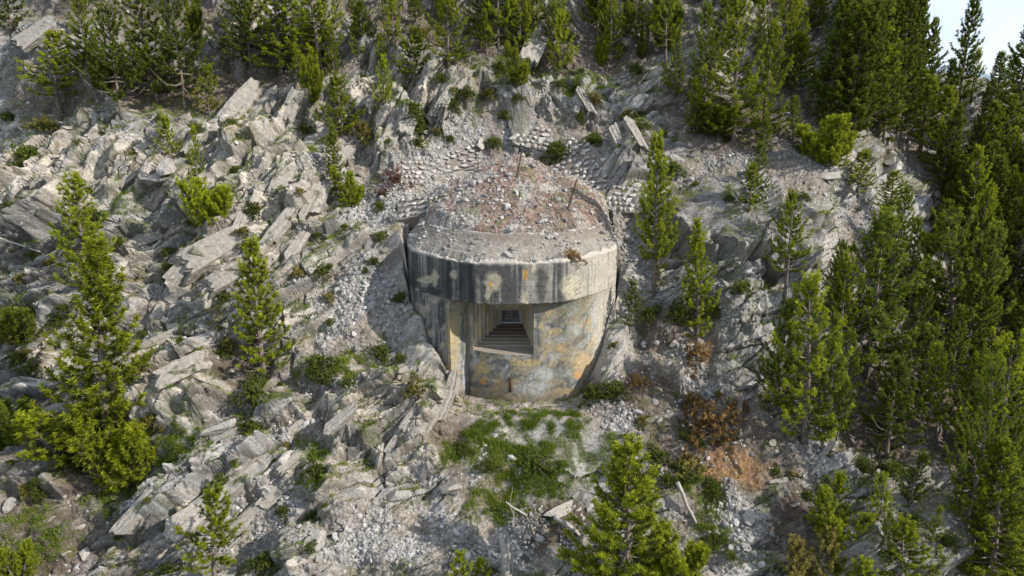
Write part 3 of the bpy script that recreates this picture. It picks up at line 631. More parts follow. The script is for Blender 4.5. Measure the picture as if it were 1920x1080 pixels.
VAR = {
 'slim': [pine(11, 5.2, 1.5, .17, 19, nn_=40), pine(12, 4.6, 1.5, .08, 17, nn_=43), pine(13, 5.0, 1.3, .12, 18, nn_=40)],
 'young': [pine(21, 2.2, 1.15, .05, 11, nn_=35, ln=.075, wd=.024), pine(22, 2.0, .95, .08, 10, nn_=35, ln=.075, wd=.024), pine(23, 2.4, 1.2, .12, 10, nn_=32, ln=.075, wd=.024, gap=.1)],
 'full': [pine(31, 4.4, 2.5, .05, 14, nn_=40), pine(32, 4.8, 2.3, .08, 15, nn_=40), pine(33, 4.0, 2.4, .05, 13, nn_=40, spread=1.2)],
 'dense': [pine(36, 5.0, 3.0, .02, 19, nn_=44, full=1.35)],
 'sparse': [pine(41, 4.0, 2.0, .22, 12, gap=.16, nn_=48), pine(42, 4.6, 2.0, .3, 13, gap=.14, nn_=45)],
 'broad': [pine(51, 5.5, 4.2, .16, 13, power=.6, nn_=43, ln=.1, wd=.034), pine(52, 5.0, 4.0, .1, 12, power=.6, nn_=43, ln=.1, wd=.034)],
 'forest': [pine(61, 8.5, 3.3, .1, 25, nn_=32, ln=.12, wd=.045, full=1.), pine(62, 9.0, 3.0, .15, 26, nn_=32, ln=.12, wd=.045, full=1.), pine(63, 8.0, 3.6, .06, 22, nn_=32, ln=.12, wd=.045, full=1.)],
 'scrub': [pine(71, 1.6, 2.1, .02, 9, stems=5, nn_=35), pine(72, 1.9, 2.0, .02, 9, stems=6, nn_=35), pine(73, 2.6, 2.4, .05, 11, stems=4, nn_=35)]}
turn = np.random.default_rng(99)
def put(kind, name, label, cat, p, H, Wd, group=None, mat=None, pick=None, lean=4):
    vs = VAR[kind]; m1, m2, h, w = vs[pick % len(vs) if pick is not None else turn.integers(len(vs))]
    t = thing(name, label, cat, p, group); s = H/h; sw = np.clip(Wd/w, s*.55, s*1.9)
    t.scale = (sw, sw, s); t.rotation_euler = (radians(turn.normal(0, lean*.5)), radians(turn.normal(0, lean*.5)), turn.uniform(0, 6.28))
    for nm, me in (('trunk', m1), ('crown', m2)):
        o = bpy.data.objects.new(nm, me); C.objects.link(o); o.parent = t
        if nm == 'crown' and mat:
            o.material_slots[0].link = 'OBJECT'; o.material_slots[0].material = mat
    return t
def tree(xb, yb, yt, w, kind, label, name='pine_tree', cat='pine tree', group=None, mat=None, pick=None):
    p, n, d = at(xb, yb); k = d/1300
    return put(kind, name, label, cat, p-np.array([0, 0, .08]), (yb-yt)*k*1.03, w*k*1.06, group, mat, pick)
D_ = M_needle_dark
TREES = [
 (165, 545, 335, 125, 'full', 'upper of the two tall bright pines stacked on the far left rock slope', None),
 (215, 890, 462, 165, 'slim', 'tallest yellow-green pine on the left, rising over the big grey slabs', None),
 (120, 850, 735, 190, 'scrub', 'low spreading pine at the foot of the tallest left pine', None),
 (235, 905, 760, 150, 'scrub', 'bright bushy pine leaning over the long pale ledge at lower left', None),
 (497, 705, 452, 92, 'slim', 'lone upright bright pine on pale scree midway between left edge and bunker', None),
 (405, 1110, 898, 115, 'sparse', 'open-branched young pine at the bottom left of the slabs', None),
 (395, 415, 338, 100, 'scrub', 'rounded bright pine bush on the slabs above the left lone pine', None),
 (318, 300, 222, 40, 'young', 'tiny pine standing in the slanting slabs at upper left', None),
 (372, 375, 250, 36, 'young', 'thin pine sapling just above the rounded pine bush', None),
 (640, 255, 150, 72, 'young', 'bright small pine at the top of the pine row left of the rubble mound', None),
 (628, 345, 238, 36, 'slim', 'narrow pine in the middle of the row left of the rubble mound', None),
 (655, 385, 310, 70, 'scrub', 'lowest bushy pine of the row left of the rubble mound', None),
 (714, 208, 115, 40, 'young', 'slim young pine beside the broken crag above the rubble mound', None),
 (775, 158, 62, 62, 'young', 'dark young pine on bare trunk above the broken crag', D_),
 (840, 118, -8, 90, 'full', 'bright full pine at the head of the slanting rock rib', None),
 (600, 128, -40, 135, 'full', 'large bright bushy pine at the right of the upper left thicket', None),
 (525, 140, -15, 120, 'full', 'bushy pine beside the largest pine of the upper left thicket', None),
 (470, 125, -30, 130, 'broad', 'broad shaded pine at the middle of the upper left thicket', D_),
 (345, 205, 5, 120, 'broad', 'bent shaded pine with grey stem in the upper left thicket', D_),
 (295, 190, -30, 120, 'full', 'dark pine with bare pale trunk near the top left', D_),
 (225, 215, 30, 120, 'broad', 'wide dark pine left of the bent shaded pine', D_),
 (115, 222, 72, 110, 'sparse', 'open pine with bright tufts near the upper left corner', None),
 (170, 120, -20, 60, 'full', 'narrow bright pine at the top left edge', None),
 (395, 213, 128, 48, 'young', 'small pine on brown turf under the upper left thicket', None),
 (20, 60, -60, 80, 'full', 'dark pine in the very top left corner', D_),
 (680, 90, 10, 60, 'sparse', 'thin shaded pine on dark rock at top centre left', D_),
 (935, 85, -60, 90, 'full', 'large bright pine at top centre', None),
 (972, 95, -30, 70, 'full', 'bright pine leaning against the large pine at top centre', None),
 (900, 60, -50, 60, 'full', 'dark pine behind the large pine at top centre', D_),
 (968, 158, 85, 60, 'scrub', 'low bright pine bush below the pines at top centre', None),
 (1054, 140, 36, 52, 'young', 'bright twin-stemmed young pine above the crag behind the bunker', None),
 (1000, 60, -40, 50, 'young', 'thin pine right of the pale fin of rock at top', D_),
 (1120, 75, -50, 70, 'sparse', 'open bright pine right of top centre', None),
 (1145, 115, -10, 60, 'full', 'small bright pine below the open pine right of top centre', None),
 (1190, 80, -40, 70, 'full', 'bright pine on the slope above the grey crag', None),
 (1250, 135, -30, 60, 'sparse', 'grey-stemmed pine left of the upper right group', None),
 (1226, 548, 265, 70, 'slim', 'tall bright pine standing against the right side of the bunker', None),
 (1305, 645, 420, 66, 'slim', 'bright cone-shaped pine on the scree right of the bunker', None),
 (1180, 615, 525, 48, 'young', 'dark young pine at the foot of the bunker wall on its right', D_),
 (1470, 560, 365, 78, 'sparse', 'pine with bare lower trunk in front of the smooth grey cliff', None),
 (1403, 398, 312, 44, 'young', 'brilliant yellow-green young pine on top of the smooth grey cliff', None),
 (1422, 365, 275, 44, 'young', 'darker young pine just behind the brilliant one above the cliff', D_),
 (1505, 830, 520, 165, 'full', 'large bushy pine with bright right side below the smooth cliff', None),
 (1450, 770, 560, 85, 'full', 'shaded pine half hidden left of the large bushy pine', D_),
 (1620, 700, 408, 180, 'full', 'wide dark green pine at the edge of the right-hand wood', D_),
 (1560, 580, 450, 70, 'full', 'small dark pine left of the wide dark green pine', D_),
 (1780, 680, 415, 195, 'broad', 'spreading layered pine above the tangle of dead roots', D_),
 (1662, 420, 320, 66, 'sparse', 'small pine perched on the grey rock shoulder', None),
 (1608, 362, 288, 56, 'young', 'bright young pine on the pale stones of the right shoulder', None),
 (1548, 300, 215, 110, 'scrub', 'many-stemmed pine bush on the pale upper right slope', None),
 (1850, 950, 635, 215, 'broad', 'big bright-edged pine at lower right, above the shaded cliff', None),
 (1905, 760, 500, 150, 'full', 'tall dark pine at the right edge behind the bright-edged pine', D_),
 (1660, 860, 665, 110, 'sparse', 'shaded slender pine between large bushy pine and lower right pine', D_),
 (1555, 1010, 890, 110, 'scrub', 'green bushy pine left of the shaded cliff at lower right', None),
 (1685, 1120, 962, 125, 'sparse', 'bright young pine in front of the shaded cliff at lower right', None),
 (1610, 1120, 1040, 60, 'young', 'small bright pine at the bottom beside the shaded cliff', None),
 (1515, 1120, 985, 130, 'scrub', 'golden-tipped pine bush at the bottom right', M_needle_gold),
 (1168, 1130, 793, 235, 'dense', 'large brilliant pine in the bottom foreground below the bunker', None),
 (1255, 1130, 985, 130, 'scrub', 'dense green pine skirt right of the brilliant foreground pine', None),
 (865, 1130, 1022, 60, 'young', 'left small pine of the trio at the bottom below the dead post', None),
 (908, 1130, 1042, 60, 'young', 'small pine nearest the dead post at the bottom', None),
 (1375, 262, 15, 120, 'full', 'largest bright pine of the upper right group', None),
 (1425, 255, 60, 100, 'full', 'bushy pine at the right of the largest upper right pine', None),
 (1318, 205, 25, 75, 'full', 'shaded pine at the left of the upper right group', D_),
 (1455, 165, -40, 80, 'full', 'tall bright pine behind the upper right group', None),
 (1490, 150, 5, 60, 'slim', 'narrow bright pine right of the upper right group', None),
 (1556, 235, 12, 70, 'slim', 'tall shaded pine in front of the skyline wood', D_),
 (1590, 265, 150, 56, 'full', 'small dark pine beside the pale stony gully at upper right', D_),
 (1518, 225, 140, 40, 'young', 'slender pine between the upper right group and the stony gully', D_),
 (1345, 250, 195, 110, 'scrub', 'low spreading pine under the largest upper right pine', D_),
 (1796, 215, 12, 56, 'slim', 'dark slender pine standing alone against the sky', D_),
 (1885, 260, 48, 110, 'forest', 'tall dark pine against the sky at the right edge', D_),
 (1722, 290, 150, 60, 'slim', 'bright slim pine at the front of the skyline wood', None),
 (1750, 320, 175, 60, 'slim', 'second slim pine at the front of the skyline wood, lower down the slope', None),
 (1880, 345, 185, 90, 'forest', 'lit pine below the tall one against the sky at the right edge', None),
 (1830, 470, 330, 90, 'full', 'pine with pale stems on the shaded grey slope at far right', D_),
 (1885, 480, 330, 60, 'full', 'lit pine at the right edge above the dark pine wood', None),
 (35, 1090, 1000, 90, 'scrub', 'bright low pine in the bottom left corner', None),
 (45, 640, 575, 90, 'scrub', 'small shaded bush of pine on the far left ledge', D_),
 (25, 830, 740, 110, 'scrub', 'dark pine bush at the left edge beside the tallest left pine', D_),
]
for k, (a, b, c_, w, kd, lb, mt) in enumerate(TREES):
    tree(a, b, c_, w, kd, lb, name='pine_bush' if kd == 'scrub' else 'pine_tree', cat='pine bush' if kd == 'scrub' else 'pine tree', mat=mt, pick=k, group='single mountain pines on the slope')
rw = np.random.default_rng(5)
def wood(n, box, hp, label, group, kinds=('forest',), dark=.75, sep=14):
    pts = []; tries = 0
    while len(pts) < n and tries < n*40:
        tries += 1; a, b = rw.uniform(box[0], box[2]), rw.uniform(box[1], box[3])
        if b < box[1]+(box[3]-box[1])*0 or any(np.hypot(a-q[0], b-q[1]) < sep for q in pts): continue
        pts.append((a, b))
    for a, b in pts:
        p, nn2, d = at(a, b); H = rw.uniform(*hp); kd = kinds[rw.integers(len(kinds))]
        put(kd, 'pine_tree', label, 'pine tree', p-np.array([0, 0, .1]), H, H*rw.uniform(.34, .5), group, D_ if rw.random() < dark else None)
wood(36, (1590, 20, 1738, 270), (4.5, 8), 'dense dark pine in the wood on the skyline at upper right', 'pines of the skyline wood', sep=17)
wood(26, (1765, 345, 1990, 480), (3.6, 5.6), 'dark pine in the wood below the patch of sky at right', 'pines below the patch of sky', sep=22)
wood(16, (1770, 165, 1990, 330), (1.8, 3.4), 'small distant pine on the ridge line at right', 'small pines on the ridge line', kinds=('full', 'slim', 'young'), dark=.8, sep=16)
wood(34, (1800, 480, 1990, 1130), (4, 6.5), 'shaded pine crowded at the right edge of the lower slope', 'pines crowded at the right edge', kinds=('full', 'forest', 'broad'), sep=34)
wood(28, (1540, 500, 1830, 860), (2.4, 4.6), 'shaded pine in the dark hollow right of the large bushy pine', 'pines in the dark hollow', kinds=('full', 'sparse'), dark=.9, sep=30)
wood(9, (1430, 900, 1830, 1130), (1.2, 2.2), 'small pine scattered over the lower right slope', 'small pines of the lower right slope', kinds=('young', 'scrub', 'sparse'), dark=.5, sep=50)
wood(14, (1240, 60, 1600, 300), (2, 4), 'pine standing among the upper right group', 'pines among the upper right group', kinds=('full', 'slim', 'sparse'), dark=.5, sep=34)
wood(20, (650, 20, 1270, 120), (1.3, 3.0), 'young pine among the pines at top centre', 'young pines at top centre', kinds=('full', 'young', 'slim', 'scrub'), dark=.35, sep=34)
wood(12, (640, -80, 1260, 20), (2.6, 4.5), 'pine along the top of the slope above the bunker', 'pines along the top of the slope', kinds=('full', 'slim'), dark=.5, sep=30)
wood(14, (150, 40, 640, 190), (1.3, 3.0), 'low pine on the turf of the upper left thicket', 'low pines of the upper left thicket', kinds=('full', 'scrub', 'sparse'), dark=.7, sep=34)
wood(14, (20, -90, 620, 60), (2.6, 4.2), 'pine in the shaded thicket at the top left', 'pines in the top left thicket', kinds=('full', 'sparse', 'broad'), dark=.8, sep=34)
wood(12, (1280, -80, 1560, 40), (3, 5), 'pine at the top of the slope above the upper right group', 'pines above the upper right group', kinds=('full', 'slim'), dark=.5, sep=32)

# low shrubs
def bush(seed, h, w, mat, n=260, ln=.06, wd=.03, twigs=14):
    r = np.random.default_rng(seed); wood_ = []; A = []; B = []; T = []
    for k in range(twigs):
        a = r.uniform(0, 6.28); ro = w*.5*r.uniform(.3, .95)
        s_ = np.linspace(0, 1, 4); pts = np.stack([cos(a)*ro*s_, sin(a)*ro*s_, h*r.uniform(.4, .9)*s_**.7], 1); wood_.append(tube(pts, .010*(1-s_*.7), 4, False))
    for k in range(n):
        a = r.uniform(0, 6.28); q = r.random()**.5; lump = .75+.35*sin(a*3+seed)+.2*sin(a*5+2*seed)
        z = h*(1-q*q*.8)*r.uniform(.25, 1.05); p = np.array([cos(a)*w*.5*q*lump, sin(a)*w*.5*q*lump, max(z, .02)])
        d = np.array([cos(a)*q, sin(a)*q, .8])+r.normal(0, .35, 3); d /= np.linalg.norm(d)
        A.append(p-d*.05); B.append(p+d*r.uniform(.03, .14)); T.append(np.clip(z/h+r.normal(0, .2), 0, 1))
    wv_, wf_ = join(wood_); nv, tip = needles(np.array(A), np.array(B), np.array(T), r, 14, ln, wd)
    m1 = mesh_np('stem', wv_, wf_, smooth=True); m1.materials.append(M_bark)
    m2 = mesh_np('foliage', nv, np.arange(len(nv)).reshape(-1, 3), extra={'tip': tip}); m2.materials.append(mat)
    return m1, m2, h, w
BUSH = {'green': [bush(k, .45, 1.1, M_shrub) for k in (1, 2, 3)], 'brown': [bush(k, .7, 1.4, M_brown, 200, .07, .035) for k in (4, 5)], 'red': [bush(6, .5, 1.0, M_red, 110, .06, .02, 26)], 'gold': [bush(7, .35, .9, M_needle_gold, 200)], 'mat': [bush(8, .3, 1.8, M_shrub, 480), bush(9, .28, 1.7, M_shrub, 460)]}
def shrub(px, py, w, kind, label, group=None, name='shrub'):
    p, n, d = at(px, py); L_ = BUSH[kind]; m1, m2, h, w0 = L_[turn.integers(len(L_))]
    t = thing(name, label, 'shrub', p-np.array([0, 0, .05]), group); s = w*d/1300/w0; t.scale = (s, s, s)
    q = Vector((0, 0, 1)).rotation_difference(Vector((n*.6+np.array([0, 0, .6])).tolist())); t.rotation_euler = (q.to_matrix() @ Matrix.Rotation(turn.uniform(0, 6.28), 3, 'Z')).to_euler()
    for nm, me in (('stem', m1), ('foliage', m2)):
        o = bpy.data.objects.new(nm, me); C.objects.link(o); o.parent = t
    return t
for a in [(1325, 815, 130, 'brown', 'large orange-brown dried shrub on dark soil below the scree'), (1375, 770, 60, 'brown', 'small dried shrub beside the broken stump'), (1300, 760, 60, 'brown', 'dry brown shrub at the top of the dark soil bank'),
          (1195, 720, 50, 'brown', 'thin yellowish dry shrub right of the bunker base'), (775, 728, 46, 'gold', 'orange and yellow plant on top of the rock left of the bunker base'), (735, 340, 60, 'red', 'reddish twiggy shrub left of the rubble mound'),
          (715, 365, 36, 'red', 'small reddish shrub beside the leftmost dry-stone patch'), (925, 272, 40, 'green', 'yellow-green bush at the top of the rubble mound'), (1225, 590, 46, 'green', 'round green bush at the foot of the tall pine beside the bunker'),
          (1300, 665, 76, 'brown', 'dark dry bush under the cone-shaped pine'), (750, 560, 36, 'green', 'green tuft on the scree close to the left bunker wall'), (752, 672, 34, 'green', 'round cushion shrub just left of the bunker wing'), (714, 660, 50, 'green', 'larger cushion shrub on the scree left of the bunker wing'),
          (60, 300, 80, 'green', 'olive cushion on the upper left slabs'), (40, 620, 90, 'gold', 'yellowish grass-like clump on the far left ledge'), (1000, 868, 100, 'mat', 'dark green mat of low shrub across the bank below the bunker'), (910, 872, 56, 'mat', 'low green shrub at the left of the bank below the bunker'),
          (862, 838, 60, 'mat', 'olive low shrub beside the pale rock face below the bunker'), (475, 735, 70, 'green', 'shaded shrub at the foot of the left lone pine'), (590, 970, 50, 'green', 'green bush among the pale boulders at lower left'), (500, 1060, 70, 'green', 'dark bush right of the open-branched pine at the bottom'),
          (845, 745, 30, 'green', 'dark green tuft in the crack of the pale rock beside the bunker base'), (1340, 930, 50, 'green', 'trailing green shrub on the lower right soil'), (1335, 1010, 70, 'mat', 'green mat trailing down the gravel at the bottom right'), 
          (1250, 900, 46, 'green', 'small green shrub right of the brilliant foreground pine'), (590, 890, 60, 'green', 'flowering green shrub on the ledges at lower centre left'), (650, 720, 40, 'green', 'yellow-green tuft on the rubble behind the pale outcrop'), (1840, 430, 60, 'green', 'bush on the grey slope at far right'), (1390, 545, 50, 'green', 'bush under the bare-trunked pine')]:
    shrub(*a[:4], a[4])
sh = shrub(1085, 510, 44, 'brown', 'rusty dry plant growing on the broken edge of the bunker brow'); sh.location = (2.35, .52, ZR-.12)
zones = [('small tuft growing at the foot of the bunker wall', 'tufts at the bunker foot', (1085, 640, 1160, 750), 8), ('small green tuft among the slanted slabs left of the bunker', 'tufts among the left slabs', (300, 220, 720, 700), 45), ('small green tuft on the rocks above the bunker', 'tufts above the bunker', (650, 60, 1250, 300), 44),
         ('small green tuft on the lower left ledges', 'tufts on the lower left ledges', (20, 700, 620, 1070), 44), ('small tuft on the stony slope right of the bunker', 'tufts on the right slope', (1230, 250, 1800, 620), 26), ('low tuft on the dark soil at lower right', 'tufts on the lower right soil', (1130, 700, 1800, 1070), 44), ('small green tuft on the far left rocks', 'tufts on the far left rocks', (10, 200, 300, 700), 30)]
for lb, gr, bx, n in zones:
    for k in range(n): shrub(rw.uniform(bx[0], bx[2]), rw.uniform(bx[1], bx[3]), rw.lognormal(math.log(26), .4), 'green' if rw.random() < .8 else 'gold', lb, gr)

# grass: nobody could count it
vegf = np.clip(veg, 0, 1).ravel()*(np.abs(fu[:X.size]-960) < 1150)*(fv[:X.size] > -150)*(fv[:X.size] < 1200)
pr = vegf**1.5; pr = pr/pr.sum(); pg = (green**2).ravel()*vegf*(.06+ss(.42, .62, v(2.2, 210)).ravel()); pick_ = np.r_[rw.choice(X.size, 17000, p=pr), rw.choice(X.size, 9000, p=pg/pg.sum())]; nb = 9
gp = np.repeat(PF[pick_]-NF[pick_]*.02, nb, 0)+rw.normal(0, .05, (26000*nb, 3)); gd = np.repeat(NF[pick_]*.5+np.array([0, 0, .7]), nb, 0)+rw.normal(0, .4, gp.shape); gd /= np.linalg.norm(gd, axis=1)[:, None]
gs = np.cross(gd, rw.normal(size=gp.shape)); gs /= np.linalg.norm(gs, axis=1)[:, None]; gl = np.repeat(rw.uniform(.07, .19, 26000), nb)[:, None]
gv = np.stack([gp-gs*.012, gp+gs*.012, gp+gd*gl], 1).reshape(-1, 3)
tip = np.repeat(np.clip(.45+.5*np.repeat(dryness.ravel()[pick_], nb)+rw.normal(0, .2, len(gp)), 0, 1), 3)
go = obj('grass', mesh_np('grass', gv, np.arange(len(gv)).reshape(-1, 3), extra={'tip': tip}), M_grass); go['kind'] = 'stuff'

# ------------------------------------------------------------------ stones
small = [rockmesh(500+k, 1, 6) for k in range(8)]
inv = (np.abs(fu-960) < 1050)*(fv > -60)*(fv < 1160)
wt = np.concatenate([np.clip(.8*scree+.10*soil+.05*rocky*flat+.02-.5*veg-.3*cliff, 0, 1).ravel(), np.full(NMOUND-X.size, .5), .16*(pn(cRs[:, 0]*1.1, cRs[:, 1]*1.1, 8) > -.1)])*inv
near_b = (np.hypot(PF[:, 0], PF[:, 1]-RY) < RC+.05) & (PF[:, 2] < 4.9); wt[near_b] *= .0
NSTONE = 30000; wt[:X.size] *= .12+.88*fan.ravel(); wt[X.size:NMOUND] *= .25+.75*(pn(PF[X.size:NMOUND, 0]*.9, PF[X.size:NMOUND, 1]*.9, 3) > 0)
pick_ = rw.choice(len(PF), NSTONE, p=wt/wt.sum()); szs = np.clip(rw.lognormal(math.log(.034), .62, NSTONE), .012, .2)
sv_, sf_ = place_many(small, PF[pick_], NF[pick_], szs, 8)
st = obj('scree', mesh_np('scree', sv_, sf_), M_stone); st['kind'] = 'stuff'
BOLD = [rockmesh(700+k, 4, 9, cut=(.3, .62), sq=[(1.3, .8, .6), (1.1, .9, .8), (1.6, .8, .5), (1., .9, .9), (1.4, .6, .55), (1.2, 1., .5)][k % 6], rough=.10) for k in range(12)]
BM = [mesh_np('boulder', *b) for b in BOLD]
BP = [m.copy() for m in BM]
for m in BM: m.materials.append(M_rock)
for m in BP: m.materials.append(M_pale)
def boulder(px, py, w, label, group=None, pale=False, ang=40, pick=None, sink=.3):
    p, n, d = at(px, py); s = w*d/1300*.5; L_ = BP if pale else BM
    o = bpy.data.objects.new('boulder', L_[turn.integers(12) if pick is None else pick % 12]); C.objects.link(o)
    a = radians(ang+turn.normal(0, 12)); up = Vector((n*.5+np.array([0, -.2, .5])).tolist()).normalized(); x = Vector((cos(a), .3*sin(a), sin(a))); x = (x-up*x.dot(up)).normalized(); y = up.cross(x)
    o.rotation_euler = Matrix((x, y, up)).transposed().to_euler(); o.scale = (s*.8, s*.8, s*.8); o.location = p+np.array(up)*s*.35*(1-2*sink)
    return tag(o, label, 'boulder', group)
for k, a in enumerate([(262, 452, 90, 'long brown boulder with sunlit top right of the tallest left pine', 0), (222, 505, 70, 'pale slab-like boulder below the long brown boulder', 1), (300, 340, 70, 'angular pale boulder with dark underside on the upper left slabs', 0), (318, 318, 60, 'flat-topped boulder resting above the angular pale one at upper left', 1),
        (408, 805, 62, 'block-shaped grey boulder at the right foot of the big leaning slab', 1), (300, 590, 70, 'dark-undersided block among the layered rocks at left', 0), (345, 540, 76, 'grey slab boulder jutting from the layered rocks at left', 0), (570, 482, 42, 'square grey block on the scree right of the left lone pine', 0), (690, 455, 46, 'grey block lying in scree just left of the bunker brow', 0),
        (705, 908, 40, 'upright oval boulder below the pale outcrop', 1), (645, 925, 100, 'large pale boulder at lower centre left', 1), (585, 1030, 90, 'pale angular boulder at the bottom centre left', 1), (745, 930, 60, 'rounded boulder at the foot of the pale outcrop', 1), (850, 915, 60, 'flat-faced grey rock left of the bright grass bank', 0), (1046, 962, 58, 'white boulder at the right of the bright grass bank', 1),
        (1405, 970, 44, 'pale upright boulder on the gravel at lower right', 1), (1455, 900, 36, 'pale pointed rock below the dry soil', 1), (1370, 552, 40, 'pale rounded boulder below the smooth grey cliff', 1), (985, 762, 24, 'pale stone at the foot of the bunker front wall', 1), (880, 768, 22, 'small grey stone in front of the bunker wing', 0), (1590, 995, 50, 'grey block on top of the shaded lower right cliff', 0),
        (1725, 890, 50, 'grey rock under the big bright-edged pine', 0), (1550, 845, 60, 'grey rocks heap top below the large bushy pine', 0), (1180, 72, 46, 'dark square block jutting out near top centre right', 0), (1640, 850, 36, 'pale block in the dark soil left of the bright-edged pine', 1), (1670, 300, 40, 'large stone in the pale stony gully at upper right', 0), (1550, 335, 46, 'pale slab on the upper right slope beside the pine bush', 1),
        (700, 238, 40, 'dark rounded boulder beside the pine row left of the mound', 0), (470, 520, 40, 'pale stone at the top of the left lone pine', 1), (900, 275, 46, 'flat rock lying at the head of the rubble mound', 1), (500, 870, 60, 'grey tilted block on the lower left ledges', 0), (460, 870, 40, 'loose grey stone on the lower left ledges', 0), (160, 1035, 40, 'white stone at the bottom left among shrubs', 1), (20, 950, 46, 'pale stone at the left edge near the bottom', 1), (1530, 880, 34, 'white stone in the heap right of the dry soil', 1)]):
    boulder(a[0], a[1], a[2], a[3], pale=bool(a[4]), pick=k, sink=.55 if a[2] > 80 else .35)
def slabmesh(seed):
    v, f = rockmesh(seed, 4, 5, cut=(.62, .8), rough=.0); r = np.random.default_rng(seed)
    for ax in range(3):
        for sg in (-1, 1):
            n = np.eye(3)[ax]*sg+r.normal(0, .13, 3); n /= np.linalg.norm(n); e_ = v @ n-r.uniform(.42, .6); v = np.where((e_ > 0)[:, None], v-e_[:, None]*n, v)
    lay = np.round(v[:, 1]*6+.6*pn(v[:, 0]*2, v[:, 2]*2, seed)); v = v*np.array([2.6, 1.0, .75]); v[:, 2] += .10*(hsh(lay, lay*0, seed)-.5); v[:, 0] += .35*(hsh(lay, lay*0, seed+1)-.5)
    return v+.035*np.stack([pn(v[:, 0]*3, v[:, 1]*5+v[:, 2]*3, seed+k) for k in (1, 2, 3)], 1), f
SLAB = [mesh_np('tilted_rock', *slabmesh(1200+k)) for k in range(8)]
for m in SLAB: m.materials.append(M_slab)
def slab(px, py, w, ang, label, group):
    p, n, d = at(px, py); s = w*d/1300*.30*turn.uniform(.75, 1.35); o = bpy.data.objects.new('tilted_rock', SLAB[turn.integers(8)]); C.objects.link(o)
    a = radians(ang+turn.normal(0, 5)); up = Vector((n*.3+np.array([turn.normal(0, .12)+.12, -.62, .6])).tolist()).normalized(); x = Vector((cos(a), .75*sin(a), sin(a))); x = (x-up*x.dot(up)).normalized(); y = up.cross(x)
    o.rotation_euler = Matrix((x, y, up)).transposed().to_euler(); o.scale = (s, s*turn.uniform(.6, 1.15), s*turn.uniform(.7, 1.15)); o.location = p-np.array(up)*s*.22
    return tag(o, label, 'rock', group)
for (lb, gr, spots) in [('cream slanting slab among the tilted beds of the upper left slope', 'slanting slabs of the upper left slope', [(445, 205, 110, 58), (480, 250, 90, 55), (590, 265, 120, 66), (600, 345, 110, 68), (575, 385, 80, 62), (530, 330, 90, 58), (455, 400, 100, 80), (490, 190, 70, 55), (420, 290, 90, 52), (365, 265, 70, 50), (545, 200, 70, 60), (640, 290, 80, 70), (330, 235, 60, 45), (270, 270, 70, 45), (190, 250, 70, 35), (120, 330, 80, 30), (520, 430, 90, 58), (560, 450, 80, 60), (150, 90, 70, 40), (60, 60, 70, 35), (240, 330, 60, 40)]),
                        ('grey slanting slab among the ledges of the lower left slope', 'slanting slabs of the lower left slope', [(390, 470, 110, 40), (340, 500, 120, 38), (420, 520, 90, 36), (300, 640, 100, 25), (330, 690, 100, 30), (430, 910, 130, 38), (370, 960, 150, 40), (480, 960, 110, 40), (310, 900, 140, 42), (250, 960, 120, 42), (540, 870, 80, 45), (460, 1010, 90, 35), (560, 800, 90, 40), (130, 700, 90, 30), (70, 780, 90, 25), (520, 920, 90, 48)]),
                        ('pale upright slab in the crags behind the bunker roof', 'upright slabs behind the bunker roof', [(840, 175, 90, 62), (815, 205, 80, 60), (735, 240, 80, 65), (1010, 75, 90, 65), (1000, 60, 60, 70), (770, 220, 60, 60), (870, 150, 60, 55), (700, 180, 70, 65), (1160, 260, 90, -65), (1195, 250, 100, -70), (1100, 190, 60, -55), (600, 190, 60, 65)]),
                        ('pale slab of the big outcrop left of the bunker base', 'slabs of the outcrop left of the bunker base', [(800, 800, 110, 60), (770, 780, 100, 55), (740, 830, 90, 50), (700, 770, 110, 35), (830, 760, 90, 75), (640, 780, 100, 30), (845, 730, 60, 70), (680, 850, 70, 55)])]:
    for q in spots: slab(*q, lb, gr)
bz = [('loose angular rock on the slabs and scree left of the bunker', 'loose rocks left of the bunker', (440, 380, 760, 720), 26), ('loose rock on the upper left slabs', 'loose rocks on the upper left slabs', (10, 200, 620, 420), 26), ('loose rock on the lower left ledges and gravel', 'loose rocks at lower left', (20, 780, 620, 1075), 34),
      ('loose rock on the gravel below the bunker', 'loose rocks below the bunker', (620, 850, 1140, 1075), 30), ('loose rock on the scree and cliff foot right of the bunker', 'loose rocks right of the bunker', (1200, 300, 1560, 760), 34), ('loose rock on the dark soil at lower right', 'loose rocks on the lower right soil', (1180, 760, 1800, 1075), 40), ('loose rock above the bunker', 'loose rocks above the bunker', (680, 80, 1260, 260), 22), ('loose rock in the stony gully at upper right', 'loose rocks in the upper right gully', (1600, 180, 1800, 460), 26)]
for k, (px, py, w) in enumerate([(1098, 738, 26), (1112, 716, 22), (1128, 694, 28), (1140, 668, 20), (1120, 742, 18), (1090, 752, 14), (1150, 640, 22), (840, 700, 26), (848, 735, 20), (868, 756, 14), (1010, 766, 12), (930, 772, 12)]):
    boulder(px, py, w, 'rock banked against the foot of the bunker wall', 'rocks banked against the bunker foot', pale=k % 2 == 0, sink=.35)
for lb, gr, bx, n in bz:
    for k in range(n): boulder(rw.uniform(bx[0], bx[2]), rw.uniform(bx[1], bx[3]), rw.lognormal(math.log(15), .4), lb, gr, pale=rw.random() < .3, sink=.35)
